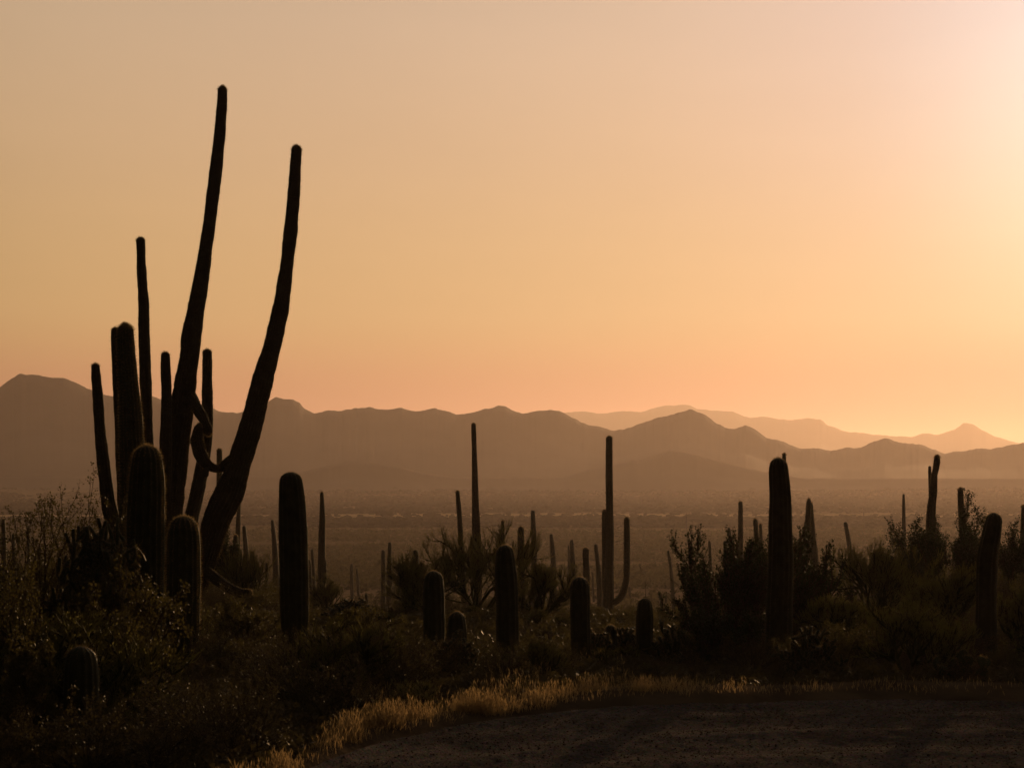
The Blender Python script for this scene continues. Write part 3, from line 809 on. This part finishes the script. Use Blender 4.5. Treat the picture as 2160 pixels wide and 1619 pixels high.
def make_shrub(kind, W, H, seed, root, dens=1.0):
    """fills root with branches and foliage fitted to width W and height H"""
    rng = np.random.default_rng(seed)

    def dirs(n, lo, hi):
        out = []
        for k in range(n):
            az = 2 * math.pi * (k + rng.random()) / n; e = math.radians(rng.uniform(lo, hi))
            out.append(np.array([math.cos(az) * math.cos(e), math.sin(az) * math.cos(e), math.sin(e)]))
        return out
    if kind == 'palo':
        spec = [dict(len=.75, nseg=6, kids=6, ang=46, up=.03, wig=.15, r=.032), dict(len=.55, nseg=5, kids=6, ang=44, up=.08, wig=.14, r=.016),
                dict(len=.36, nseg=4, kids=int(6 * dens), ang=28, up=.18, wig=.11, r=.009), dict(len=.34, nseg=4, kids=0, ang=20, up=.22, wig=.10, r=.0036, leaf=1)]
        bd = dirs(9, 25, 82); lf = (M_PALO, .022, 1, .008, .16, 1.8); bm = M_GREENBARK
    elif kind == 'iron':
        spec = [dict(len=.9, nseg=7, kids=8, ang=34, up=.06, wig=.12, r=.022, **{'from': .12}), dict(len=.62, nseg=7, kids=int(7 * dens), ang=28, up=.17, wig=.10, r=.011, leaf=1),
                dict(len=.34, nseg=5, kids=0, ang=25, up=.12, wig=.10, r=.006, leaf=1)]
        bd = dirs(13, 25, 85); lf = (M_DARKLEAF, .032, 3, .016, .38, .7); bm = M_BARK
    elif kind == 'leafy':
        spec = [dict(len=.8, nseg=6, kids=8, ang=42, up=.05, wig=.12, r=.030, **{'from': .15}), dict(len=.5, nseg=5, kids=int(7 * dens), ang=38, up=.10, wig=.12, r=.012, leaf=1),
                dict(len=.30, nseg=5, kids=0, ang=30, up=.14, wig=.12, r=.005, leaf=1)]
        bd = dirs(10, 20, 80); lf = (M_DARKLEAF, .034, 8, .030, .42, .5); bm = M_BARK
    elif kind == 'creo':
        spec = [dict(len=1.0, nseg=7, kids=6, ang=34, up=.05, wig=.15, r=.011, **{'from': .35}), dict(len=.42, nseg=5, kids=int(5 * dens), ang=40, up=.05, wig=.17, r=.005),
                dict(len=.18, nseg=3, kids=0, ang=30, up=.05, wig=.15, r=.0025, leaf=1)]
        bd = dirs(16, 40, 85); lf = (M_CREO, .024, 4, .02, .42, .6); bm = M_BARK
    elif kind == 'low':
        spec = [dict(len=.6, nseg=4, kids=6, ang=45, up=.03, wig=.15, r=.008, **{'from': .1}), dict(len=.4, nseg=3, kids=int(5 * dens), ang=40, up=.08, wig=.16, r=.004, leaf=1),
                dict(len=.22, nseg=3, kids=0, ang=30, up=.08, wig=.15, r=.0022, leaf=1)]
        bd = dirs(14, 12, 80); lf = (M_BURS, .020, 2, .016, .35, .6); bm = M_BARK
    elif kind == 'twig':
        spec = [dict(len=.8, nseg=5, kids=5, ang=30, up=.04, wig=.14, r=.007), dict(len=.45, nseg=4, kids=int(5 * dens), ang=35, up=.05, wig=.16, r=.0035),
                dict(len=.22, nseg=3, kids=0, ang=30, up=.05, wig=.16, r=.002, leaf=1)]
        bd = dirs(12, 35, 85); lf = (M_BURS, .012, 1, .01, .3, .6); bm = M_BARK
    start = [np.array([rng.normal(0, .05), rng.normal(0, .05), -.05]) for _ in bd]
    segs, anc = grow(rng, spec, bd, start)
    p0 = np.array([s[0] for s in segs]); p1 = np.array([s[1] for s in segs])
    r0 = np.array([s[2] for s in segs]); r1 = np.array([s[3] for s in segs])
    hw = np.percentile(np.abs(p1[:, :2]), 97)
    hh = np.percentile(p1[:, 2], dict(palo=98.6, iron=99.6, leafy=99.1, creo=99.2).get(kind, 97.5))
    k = np.array([W / 2 / hw, W / 2 / hw, H / hh])
    p0, p1 = p0 * k, p1 * k
    p0[:, 2] = np.maximum(p0[:, 2], -.06); p1[:, 2] = np.maximum(p1[:, 2], -.02)
    lvl = np.array([s[4] for s in segs])
    fine = (lvl >= 3) if kind == 'palo' else np.zeros(len(lvl), bool)      # palo verde: green needle twigs are its foliage
    v, f = prisms(p0[~fine], p1[~fine], r0[~fine], r1[~fine])
    br = mesh_obj("branches", v, [f], bm, root)
    if kind == 'palo': anc = anc[::3]
    ap = np.array([a[0] for a in anc]) * k; ad = np.array([a[1] for a in anc])
    ap[:, 2] = np.maximum(ap[:, 2], .01)
    lm, ls, per, sp, lw, al = lf
    v, f = leaves(rng, ap, ad, ls, per, sp, lw, al)
    if fine.any():
        v2, f2 = prisms(p0[fine], p1[fine], r0[fine], r1[fine], 3)
        f2 = f2 + len(v); v = np.vstack([v, v2]); f = np.vstack([f, f2])
    mesh_obj("foliage", v, [f], lm, root, smooth=False)
    return root


def shrub_px(name, kind, xl, xr, yt, D, label, cat, seed, group=None, dens=1.0):
    c = P((xl + xr) / 2, yt, D); zb = tz(c[0], c[1])
    root = thing(name, (c[0], c[1], zb), label, cat, group)
    return make_shrub(kind, (xr - xl) / FPX * D, c[2] - zb, seed, root, dens)


def make_cholla(root, W, H, seed, n_levels=5, r=.020):
    rng = np.random.default_rng(seed)
    pts0, pts1 = [], []

    def joint(p, d, lv, ln):
        for k in range(2):
            d = d + rng.normal(0, .16, 3); d /= np.linalg.norm(d)
            q = p + d * ln / 2; pts0.append(p); pts1.append(q); p = q
        if lv < n_levels:
            for c in range(2 if rng.random() < .6 else 3):
                dd = d * .6 + rng.normal(0, .75, 3) + np.array([0, 0, .05]); dd /= np.linalg.norm(dd)
                joint(p, dd, lv + 1, .13 * rng.uniform(.7, 1.25))
    tall = max(.12, H - .75)
    for k in range(4 if H > 1.1 else 6):
        a = 2 * math.pi * k / 4 + rng.random(); lean = .25 if H > 1.1 else 1.0
        joint(np.array([0, 0, -.03]), np.array([math.cos(a) * lean, math.sin(a) * lean, .9]), 0, tall * rng.uniform(.7, 1.1))
    p0, p1 = np.array(pts0), np.array(pts1)
    k = np.array([W / 2 / np.percentile(np.abs(p1[:, :2]), 98)] * 2 + [H / np.percentile(p1[:, 2], 99)])
    p0, p1 = p0 * k, p1 * k
    p1[:, 2] = np.maximum(p1[:, 2], .01)
    n = len(p0); rr = r * rng.uniform(.85, 1.15, n)
    d = p1 - p0; pe = p1 + d * .12
    v, f = prisms(np.vstack([p0, p1]), np.vstack([p1, pe]), np.concatenate([rr, rr]), np.concatenate([rr * .95, rr * .35]), 7)
    st = mesh_obj("stems", v, [f], M_CHOLLA, root)
    m = 26
    t = rng.random((n, m, 1)); ax = d / np.linalg.norm(d, axis=1)[:, None]
    nn = rng.normal(0, 1, (n, m, 3)); nn -= ax[:, None, :] * (nn * ax[:, None, :]).sum(-1, keepdims=True); nn /= np.linalg.norm(nn, axis=-1, keepdims=True)
    pp = (p0[:, None, :] + d[:, None, :] * t * 1.05 + nn * rr[:, None, None] * .9).reshape(-1, 3)
    dd = (nn + rng.normal(0, .45, nn.shape)).reshape(-1, 3); dd /= np.linalg.norm(dd, axis=1)[:, None]
    w = np.cross(dd, rng.normal(0, 1, dd.shape)); w /= np.linalg.norm(w, axis=1)[:, None]
    ln = rng.uniform(.016, .034, (len(pp), 1))
    V = np.stack([pp - w * .0012, pp + w * .0012, pp + dd * ln], 1).reshape(-1, 3)
    mesh_obj("spines", V, [np.arange(len(V)).reshape(-1, 3)], M_SPINE, st, smooth=False)


def cholla_px(xl, xr, yt, D, label, seed, lv=5, r=.02):
    c = P((xl + xr) / 2, yt, D); zb = tz(c[0], c[1])
    root = thing("cholla_cactus", (c[0], c[1], zb), label, "cactus")
    make_cholla(root, (xr - xl) / FPX * D, c[2] - zb, seed, lv, r)


def make_pear(px, py, D, label, seed):
    rng = np.random.default_rng(seed)
    c = P(px, py, D); zb = tz(c[0], c[1])
    root = thing("prickly_pear_cactus", (c[0], c[1], zb), label, "cactus")
    u = np.linspace(0, 2 * np.pi, 25)[:-1]; vv = np.linspace(-np.pi / 2, np.pi / 2, 11)

    def pad(base, up, side, s):
        nrm = np.cross(up, side)
        U, V = np.meshgrid(u, vv)
        X = np.cos(V) * np.cos(U) * s * .42; Yt = np.cos(V) * np.sin(U); Z = np.sin(V)
        h = (Z + 1) * .5 * s
        X = X * (.72 + .28 * (Z + 1) * .5)
        pts = base + side * X[..., None] + up * h[..., None] + nrm * (Yt * .07 * s)[..., None]
        m, n = U.shape
        i = np.arange(m - 1)[:, None]; j = np.arange(n)[None, :]; j2 = (j + 1) % n
        F = np.stack([i * n + j, i * n + j2, (i + 1) * n + j2, (i + 1) * n + j], -1).reshape(-1, 4)
        o = mesh_obj("pad", pts.reshape(-1, 3), [F], M_PEAR, root)
        k = 140
        ii = rng.integers(0, m * n, k); pp = pts.reshape(-1, 3)[ii]
        dd = (pp - (base + up * s * .5)); dd = dd / np.linalg.norm(dd, axis=1)[:, None] + rng.normal(0, .4, (k, 3))
        dd /= np.linalg.norm(dd, axis=1)[:, None]
        w = np.cross(dd, rng.normal(0, 1, dd.shape)); w /= np.linalg.norm(w, axis=1)[:, None]
        Vs = np.stack([pp - w * .001, pp + w * .001, pp + dd * .035], 1).reshape(-1, 3)
        mesh_obj("spines", Vs, [np.arange(k * 3).reshape(-1, 3)], M_SPINE, o, smooth=False)
        return base + up * s
    for k in range(5):
        a = rng.uniform(-1, 1); up = np.array([a * .7, rng.uniform(-.3, .3), 1]); up /= np.linalg.norm(up)
        sd = np.cross(up, [rng.normal(0, .5), 1, 0]); sd /= np.linalg.norm(sd)
        top = pad(np.array([a * .18, rng.uniform(-.1, .1), -.02]), up, sd, rng.uniform(.17, .22))
        for q in range(2):
            u2 = up + rng.normal(0, .45, 3); u2 /= np.linalg.norm(u2)
            s2 = np.cross(u2, [rng.normal(0, .6), 1, 0]); s2 /= np.linalg.norm(s2)
            pad(top - up * .02, u2, s2, rng.uniform(.12, .18))


def build_shrubs():
    shrub_px("palo_verde_shrub", 'palo', 885, 1140, 1112, 36, "tall fine twigged palo verde behind the front black saguaro", "shrub", 201, dens=1.5)
    shrub_px("palo_verde_shrub", 'palo', 775, 985, 1172, 34, "left palo verde crown around the wide dim saguaro", "shrub", 202, dens=1.2)
    shrub_px("palo_verde_shrub", 'palo', 1055, 1215, 1185, 33, "right spreading palo verde reaching toward the hazy saguaros", "shrub", 203, dens=1.2)
    shrub_px("ironwood_shrub", 'iron', 1425, 1690, 1112, 27, "dark small leaved ironwood shrub left of the tallest thick column", "shrub", 204, dens=1.45)
    shrub_px("ironwood_shrub", 'iron', 1595, 1770, 1125, 28, "dark ironwood shrub right behind the tallest thick column", "shrub", 205, dens=.9)
    shrub_px("palo_verde_shrub", 'palo', 1735, 1960, 1150, 31, "wispy grey green palo verde between the ironwood and the leafy bush", "shrub", 206, dens=1.3)
    shrub_px("palo_verde_shrub", 'palo', 1890, 2090, 1190, 28, "palo verde in front of the leafy bush left of the bent saguaro", "shrub", 207, dens=1.2)
    shrub_px("leafy_bush", 'leafy', 1880, 2110, 1075, 40, "dark leafy bush around the dark saguaro post at the right", "shrub", 208, dens=1.7)
    shrub_px("leafy_bush", 'leafy', 2040, 2230, 1105, 38, "dark leafy bush behind the bent saguaro at the right edge", "shrub", 209, dens=1.5)
    shrub_px("leafy_bush", 'leafy', 1860, 1960, 1175, 42, "small dark leafy bush under the pencil thin saguaro", "shrub", 210)
    shrub_px("palo_verde_shrub", 'palo', 2090, 2230, 1240, 25, "low palo verde filling the lower right corner beside the bent saguaro", "shrub", 211)
    shrub_px("creosote_bush", 'creo', -60, 190, 1050, 21, "tall loose creosote bush at the left edge", "shrub", 212, dens=1.0)
    shrub_px("creosote_bush", 'creo', 70, 300, 1020, 22.5, "airy creosote bush in front of the giant saguaro's left arms", "shrub", 213, dens=.9)
    shrub_px("creosote_bush", 'creo', 150, 340, 1165, 20.5, "creosote bush with glinting leaves in front of the stout golden rimmed saguaro", "shrub", 214, dens=.7)
    shrub_px("creosote_bush", 'creo', -90, 120, 1190, 18, "low creosote bush filling the lower left edge", "shrub", 215, dens=1.1)
    shrub_px("palo_verde_shrub", 'palo', 425, 600, 1165, 44, "rounded green bush under the giant saguaro's right arm", "shrub", 216, dens=1.1)
    shrub_px("leafy_bush", 'leafy', 450, 500, 1128, 46, "small green leafy bush against the giant saguaro's right foot", "shrub", 217)
    shrub_px("palo_verde_shrub", 'palo', 640, 730, 1215, 55, "hazy green shrub at the foot of the tall tapering saguaro", "shrub", 218)
    shrub_px("creosote_bush", 'creo', 410, 620, 1265, 26, "dark creosote between the squat dome saguaro and the lone black saguaro", "shrub", 219, dens=1.2)
    shrub_px("creosote_bush", 'creo', 660, 840, 1285, 27, "dark creosote right of the lone black saguaro", "shrub", 220, dens=1.2)
    shrub_px("ironwood_shrub", 'iron', 1440, 1600, 1290, 24.5, "low dark ironwood shrub at the tallest thick column's foot", "shrub", 221)
    shrub_px("palo_verde_shrub", 'palo', 1680, 1860, 1260, 26, "low palo verde in front of the crossing pair of saguaros", "shrub", 222)
    shrub_px("creosote_bush", 'creo', 150, 380, 1300, 19.2, "dense creosote bush added to shade the short dark saguaro at the bottom left", "shrub", 223, dens=1.5)  # bush added on the sun side to keep light off the short saguaro
    shrub_px("creosote_bush", 'creo', 10, 110, 1340, 17.0, "dark creosote sprig bush left of the short dark saguaro at the bottom left", "shrub", 224, dens=1.0)
    cholla_px(118, 300, 1112, 20.8, "fuzzy golden lit cholla below the giant saguaro's left arms", 231)
    cholla_px(690, 800, 1268, 31, "rounded pale fuzzy cholla right of the lone black saguaro", 232)
    cholla_px(1225, 1295, 1335, 24.8, "branching black cholla between the bottle shaped and the smallest saguaro", 233, 4)
    cholla_px(1295, 1350, 1325, 25.6, "lacy black cholla between the smallest stub and the short domed saguaro", 234, 4)
    cholla_px(925, 1010, 1345, 22.5, "low cholla with copper edged joints at the small dim dome's foot", 235, 4)
    cholla_px(1655, 1785, 1335, 23.0, "pale edged cholla on the right side of the tallest thick column's base", 236)
    cholla_px(1380, 1450, 1320, 25, "thin dark cholla left of the ironwood's foot", 237, 4)
    make_pear(2030, 1424, 21.9, "prickly pear with rimmed pads beside the road's far right end", 241)
    make_pear(5, 1400, 17.2, "prickly pear clump cut by the left edge", 242)
    # the short bush prototypes and their copies through the dark band
    protos = []
    for k, (kd, w, h) in enumerate((('low', 1.1, .6), ('low', .9, .45), ('twig', .9, .6), ('creo', 1.0, .8), ('palo', 1.3, .8), ('low', 1.4, .7))):
        protos.append((kd, w, h))
    g = "low desert bushes in the dark band behind the road"
    lab = "low dark desert bush in the shaded brush band"
    first = {}
    CAP_X = [0, 380, 430, 600, 640, 840, 860, 1390, 1430, 1800, 1850, 2160]
    CAP_Y = [1185, 1200, 1275, 1290, 1300, 1305, 1345, 1345, 1310, 1300, 1285, 1270]
    SLOPE_Y = [1180, 1190, 1240, 1235, 1278, 1278, 1240, 1290, 1290, 1245, 1220, 1200]

    def cap(x, y, rows):
        """tallest bush that fits at x,y under the silhouette of the brush band there"""
        px = 1080 + x / y * FPX
        row = np.interp(px, CAP_X, rows)
        if y < 23.5 and 250 < px < 450: row = max(row, 1395)
        if y < 25.4 and 1235 < px < 1400: row = max(row, 1385)
        if y < 18.2: row = max(row, 1440)
        return EYE - (row - HZ) / FPX * y - tz(x, y)

    def put(k, x, y, sc, lab, g):
        z = tz(x, y)
        rz = RNG.uniform(0, 6.28); s = (sc * RNG.uniform(.85, 1.2), sc * RNG.uniform(.85, 1.2), sc * RNG.uniform(.8, 1.15))
        if k not in first:
            kd, w, h = protos[k]
            r = thing({"low": "bursage_bush", "twig": "dry_twig_bush", "creo": "creosote_bush", "palo": "palo_verde_shrub"}[kd], (x, y, z), lab, "shrub", g)
            make_shrub(kd, w, h, 300 + k, r, .9); r.rotation_euler = (0, 0, rz); r.scale = s
            first[k] = r
        else:
            copy_tree(first[k], (x, y, z), rz, s, lab, g)
    for want, xa, xb, gap, lo, hi in ((105, -9, -1.3, .55, .85, 1.3), (175, -1.3, 9, .42, .6, 1.0)):
        n = 0; tries = 0; pts = []
        while n < want and tries < 30000:
            tries += 1
            y = RNG.uniform(15.2, 33.0); x = RNG.uniform(max(xa, -.30 * y), min(xb, .30 * y))
            d = float(edge_y(x)) - y
            if d > (-1.5 if x < 1.2 else -1.0): continue
            if any((x - a) ** 2 + (y - b) ** 2 < gap ** 2 for a, b in pts): continue
            pts.append((x, y)); n += 1
            sc = RNG.uniform(lo, hi)
            if d > -2.3: sc *= .5
            k = int(RNG.integers(0, 6))
            sc = max(.24, min(sc, cap(x, y, CAP_Y) * RNG.uniform(.6, 1.1) / protos[k][2]))
            put(k, x, y, sc, lab, g)
    g2 = "hazy bushes scattered down the slope"
    lab2 = "hazy bush on the slope below the dark brush band"
    n = 0; pts = []
    while n < 190:
        y = 34.5 + 80 * RNG.random() ** 1.9; x = RNG.uniform(-.29, .29) * y
        if any((x - a) ** 2 + (y - b) ** 2 < .9 ** 2 for a, b in pts): continue
        pts.append((x, y)); n += 1
        k = int(RNG.choice([0, 3, 4, 5]))
        c = cap(x, y, SLOPE_Y) * RNG.uniform(.7, 1.05) / protos[k][2]
        if c > .3: put(k, x, y, min(RNG.uniform(1.0, 1.9), c), lab2, g2)


def build_scrub():
    """slope and valley brush too far and too many to count"""
    def tufts(x, y, z, s, m, hf, seed, leaf=.32):
        rng = np.random.default_rng(seed); n = len(x)
        c = rng.normal(0, 1, (n, m, 3)); c /= np.linalg.norm(c, axis=-1, keepdims=True); c *= rng.random((n, m, 1)) ** .5
        c[..., 2] = np.abs(c[..., 2]) * hf
        t = rng.normal(0, leaf, (n, m, 3, 3))
        V = c[:, :, None, :] + t; V[..., 2] = np.maximum(V[..., 2], -.05)
        V = V * s[:, None, None, None] + np.stack([x, y, z], -1)[:, None, None, :]
        V = V.reshape(-1, 3)
        return V, np.arange(len(V)).reshape(-1, 3)
    n = 14000
    y = RNG.uniform(15.3, 34, n); x = RNG.uniform(-.48, .48, n) * y
    keep = edge_y(x) - y < -1.0
    x, y = x[keep], y[keep]; n = len(x)
    V, F = tufts(x, y, terrain(x, y), RNG.uniform(.07, .20, n), 30, .8, 4, .16)
    tag(mesh_obj("ground_scrub", V, [F], M_BURS, smooth=False), "low dark weeds and ground scrub between the bushes", "ground cover", kind="stuff")
    n = 5200
    y = 95 * (420 / 95.) ** RNG.random(n); x = RNG.uniform(-.30, .30, n) * y
    s = RNG.uniform(.35, 1.0, n)
    V, F = tufts(x, y, terrain(x, y), s, 34, .9, 5)
    tag(mesh_obj("slope_scrub", V, [F], M_SCRUB, smooth=False), "hazy mass of desert scrub covering the slope down to the valley", "scrub", kind="stuff")
    def where(n, y0, y1, pw):
        y = y0 * (y1 / y0) ** (RNG.random(n) ** pw); x = RNG.uniform(-.32, .32, n) * y
        band = fbm(x / 420., y / 75., 77, 3); cl = fbm(x / 60., y / 40., 78, 3)
        yw = y + 120 * (fbm(x / 160., y / 160., 79, 3) - .5)
        open_ = ((yw > 1000) & (yw < 1110)) | ((yw > 1240) & (yw < 1300)) | ((yw > 780) & (yw < 815))
        keep = (band * .6 + cl * .4 > .40) & (~open_ | (RNG.random(n) < .09))
        return x[keep], y[keep]
    x, y = where(26000, 300., 800., .8); n = len(x)
    s = RNG.uniform(.4, 1.1, n) * np.where(RNG.random(n) < .05, 1.9, 1.0)
    V, F = tufts(x, y, terrain(x, y), s, 16, .8, 6)
    tag(mesh_obj("bajada_scrub", V, [F], M_SCRUB, smooth=False), "dense brush thinning out where the slope meets the valley floor", "scrub", kind="stuff")
    v, f = ico()
    x, y = where(42000, 800., 2000., .8); n = len(x)
    s = RNG.uniform(.6, 1.6, n) * np.where(RNG.random(n) < .06, 1.8, 1.0)
    V = v[None] * (1 + .5 * (RNG.random((n, 12, 1)) - .5)) * s[:, None, None] * np.stack([RNG.uniform(.9, 1.8, n), np.ones(n), RNG.uniform(.6, 1.0, n)], -1)[:, None, :]
    V = V + np.stack([x, y, terrain(x, y) + s * .35], -1)[:, None, :]
    F = f[None] + (np.arange(n) * 12)[:, None, None]
    tag(mesh_obj("valley_scrub", V.reshape(-1, 3), [F.reshape(-1, 3)], M_SCRUB, smooth=False), "far mesquite and scrub dotting the hazy valley floor", "scrub", kind="stuff")


def build_grass():
    rng = np.random.default_rng(55)

    def blades(x, y, h, lean, wid):
        n = len(x); z = terrain(x, y)
        a = rng.uniform(0, 2 * np.pi, n); l = lean * rng.random(n)
        dx, dy = np.cos(a) * l, np.sin(a) * l
        wa = rng.uniform(0, 2 * np.pi, n); wx, wy = np.cos(wa) * wid, np.sin(wa) * wid
        b = np.stack([x, y, z - .02], -1)
        m = b + np.stack([dx * h * .4, dy * h * .4, h * .6], -1); t = b + np.stack([dx * h, dy * h, h], -1)
        w = np.stack([wx, wy, np.zeros(n)], -1)
        # stem of two quads, ending in a small seed head
        sh = np.stack([rng.normal(0, .006, n), rng.normal(0, .006, n), np.full(n, .022)], -1)
        V = np.stack([b - w, b + w, m - w * .8, m + w * .8, t - w * .5, t + w * .5, t + sh - w * 2.0, t + sh + w * 2.0, t + sh * 2.3], 1).reshape(-1, 3)
        o = np.arange(n)[:, None] * 9
        Q = np.concatenate([o + [0, 1, 3, 2], o + [2, 3, 5, 4], o + [4, 5, 7, 6]])
        return V, Q, o + np.array([6, 7, 8])
    # verge strip along the far side of the road
    n = 90000
    x = rng.uniform(-3.6, 8.0, n); d = -rng.gamma(2.0, .33, n) - .02
    y = edge_y(x) - d
    clump = fbm(x * 2.6, y * 2.6, 91, 4)
    off = .5 * (vnoise(x * .9, x * 0, 93) - .5)
    amt = np.interp(x, [-3.5, -2.2, -.5, 1.2, 1.9, 2.6, 3.3, 4.4, 5, 8], [.8, 1, .9, .4, .10, .04, .16, .2, .06, .03])
    pr = np.clip((clump - .34) / .28, 0, 1) ** 1.5 * np.clip((vnoise(x * 1.1 + 7, y * 1.1, 97) - .12) / .5, .12, 1)
    keep = (rng.random(n) < amt * (.06 + .94 * pr ** 1.6)) & (-d < np.interp(x, [-2, .5, 1.5, 5], [1.6, 1.3, .75, .8]) + off) & (-d > .12 * off)
    x, y, d, pr = x[keep], y[keep], d[keep], pr[keep]
    h = (.025 + .165 * rng.random(len(x)) ** 2.0) * (.45 + .65 * pr) * np.interp(x, [.6, 1.8], [1, .5]) * np.clip(.55 + -d * .8, 0, 1)
    V, Q, T = blades(x, y, h, .5, .0019)
    tag(mesh_obj("verge_grass", V, [Q, T], M_GRASS, smooth=False), "dry golden grass growing along the far side of the gravel road", "grass", kind="stuff")
    n = 26000
    y = rng.uniform(15, 24, n); x = rng.uniform(-.30, .30, n) * y
    keep = (edge_y(x) - y < -1.2) & (fbm(x * 1.4, y * 1.4, 95, 3) > .52) & (x > -1.6) & (x < 1.3)
    x, y = x[keep], y[keep]
    V, Q, T = blades(x, y, rng.uniform(.06, .18, len(x)), .6, .0025)
    tag(mesh_obj("brush_grass", V, [Q, T], M_GRASS, smooth=False), "sparse dry grass between the dark bushes behind the road", "grass", kind="stuff")


def stick(name, rows, D, label, cat, mat, forks=()):
    loc = P(*rows[-1][:2], D); loc[2] = tz(loc[0], loc[1])
    p = []
    for r in rows:
        q = P(r[0], r[1], D + r[3]); p.append([*(q - loc), r[2]])
    q, t = catmull(np.array(p), 26)
    v, f = prisms(q[:-1, :3], q[1:, :3], q[:-1, 3], q[1:, 3], 7)
    root = thing(name, loc, label, cat)
    mesh_obj("limb", v, [f], mat, root)
    for fk in forks:
        pp = np.array([[*(P(r[0], r[1], D + r[3]) - loc), r[2]] for r in fk])
        q, t = catmull(pp, 12)
        v, f = prisms(q[:-1, :3], q[1:, :3], q[:-1, 3], q[1:, 3], 6)
        mesh_obj("side_branch", v, [f], mat, root)


def build_small():
    stick("dead_branch", [(428, 1523, .010, 0), (470, 1519, .016, .1), (500, 1526, .018, .1), (518, 1545, .018, 0), (528, 1562, .020, 0), (555, 1578, .022, -.1)], 17.2,
          "pale forked dead branch lying in the shade at the lower left", "branch", M_DEADWOOD,
          [[(500, 1526, .014, .1), (512, 1525, .013, .15), (521, 1520, .008, .2)], [(526, 1558, .016, 0), (516, 1570, .016, .1), (511, 1576, .008, .1)]])
    stick("dry_twig", [(1363, 1222, .002, .2), (1361, 1236, .003, .2), (1362, 1250, .004, .2), (1360, 1275, .005, .2), (1358, 1330, .006, .3), (1356, 1385, .007, .3)], 25.5,
          "thin dry twig standing up behind the short domed saguaro", "twig", M_BARK, [[(1361, 1236, .003, .2), (1366, 1229, .002, .2), (1368, 1223, .001, .2)]])
    stick("bent_twig", [(608, 1546, .004, .1), (622, 1549, .006, .1), (640, 1565, .007, 0), (655, 1584, .008, 0), (668, 1594, .008, -.05)], 17.0,
          "thin dark bent twig arching over the verge grass", "twig", M_BARK)
    # broken saguaro stump
    c = P(320, 1520, 17.6); z = tz(c[0], c[1])
    r = thing("stump", (c[0], c[1], z), "short dark stump in the brush at the lower left", "stump")
    pa = np.array([[0, 0, -.1, .055], [0, 0, .08, .05], [.01, 0, .19, .048], [.01, 0, .25, .045]])
    v, q, t, *_ = ribbed(pa, 9, .2, .03, 12, 4, .2)
    mesh_obj("wood", v, [q, t], M_DEADWOOD, r)
    for px, yt, D, lab in ((1448, 1082, 800, "left faint utility pole standing on the valley floor"), (1822, 1078, 880, "right faint utility pole far out in the valley")):
        c = P(px, yt, D); z = tz(c[0], c[1]); h = c[2] - z
        r = thing("utility_pole", (c[0], c[1], z), lab, "utility pole", "utility poles on the valley floor")
        v, f = prisms(np.array([[0, 0, -.5]]), np.array([[0, 0, h]]), np.array([.19]), np.array([.13]), 8)
        mesh_obj("pole", v, [f, np.arange(8, 16)[None, :4]], M_POLE, r)
        v, f = prisms(np.array([[-1.2, .2, h - .5]]), np.array([[1.2, .2, h - .5]]), np.array([.1]), np.array([.1]), 4)
        mesh_obj("crossarm", v, [f], M_POLE, r)
        for sx in (-1.1, 0.45, 1.1):
            v, f = prisms(np.array([[sx, .2, h - .42]]), np.array([[sx, .2, h - .12]]), np.array([.06]), np.array([.04]), 6)
            mesh_obj("insulator", v, [f], M_PEBBLE, r)


def build_haze():
    m, N, L = new_mat("dust_haze")
    out = N.new("ShaderNodeOutputMaterial"); v = N.new("ShaderNodeVolumePrincipled")
    v.inputs["Color"].default_value = HAZE_COLOR
    v.inputs["Density"].default_value = HAZE_DENSITY
    v.inputs["Anisotropy"].default_value = HAZE_G
    L.new(v.outputs[0], out.inputs["Volume"])
    x0, x1, y0, y1, z0, z1 = -13500, 13500, -13500, 13500, -32, 225
    V = [(x0, y0, z0), (x1, y0, z0), (x1, y1, z0), (x0, y1, z0), (x0, y0, z1), (x1, y0, z1), (x1, y1, z1), (x0, y1, z1)]
    F = [(0, 3, 2, 1), (4, 5, 6, 7), (0, 1, 5, 4), (1, 2, 6, 5), (2, 3, 7, 6), (3, 0, 4, 7)]
    o = mesh_obj("haze", V, [np.array(F)], m, smooth=False)
    tag(o, kind="stuff", label="warm dusty haze filling the valley air", cat="haze")


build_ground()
build_road()
build_hills()
build_haze()
build_saguaros()
build_shrubs()
build_scrub()
build_grass()
build_pebbles()
build_small()
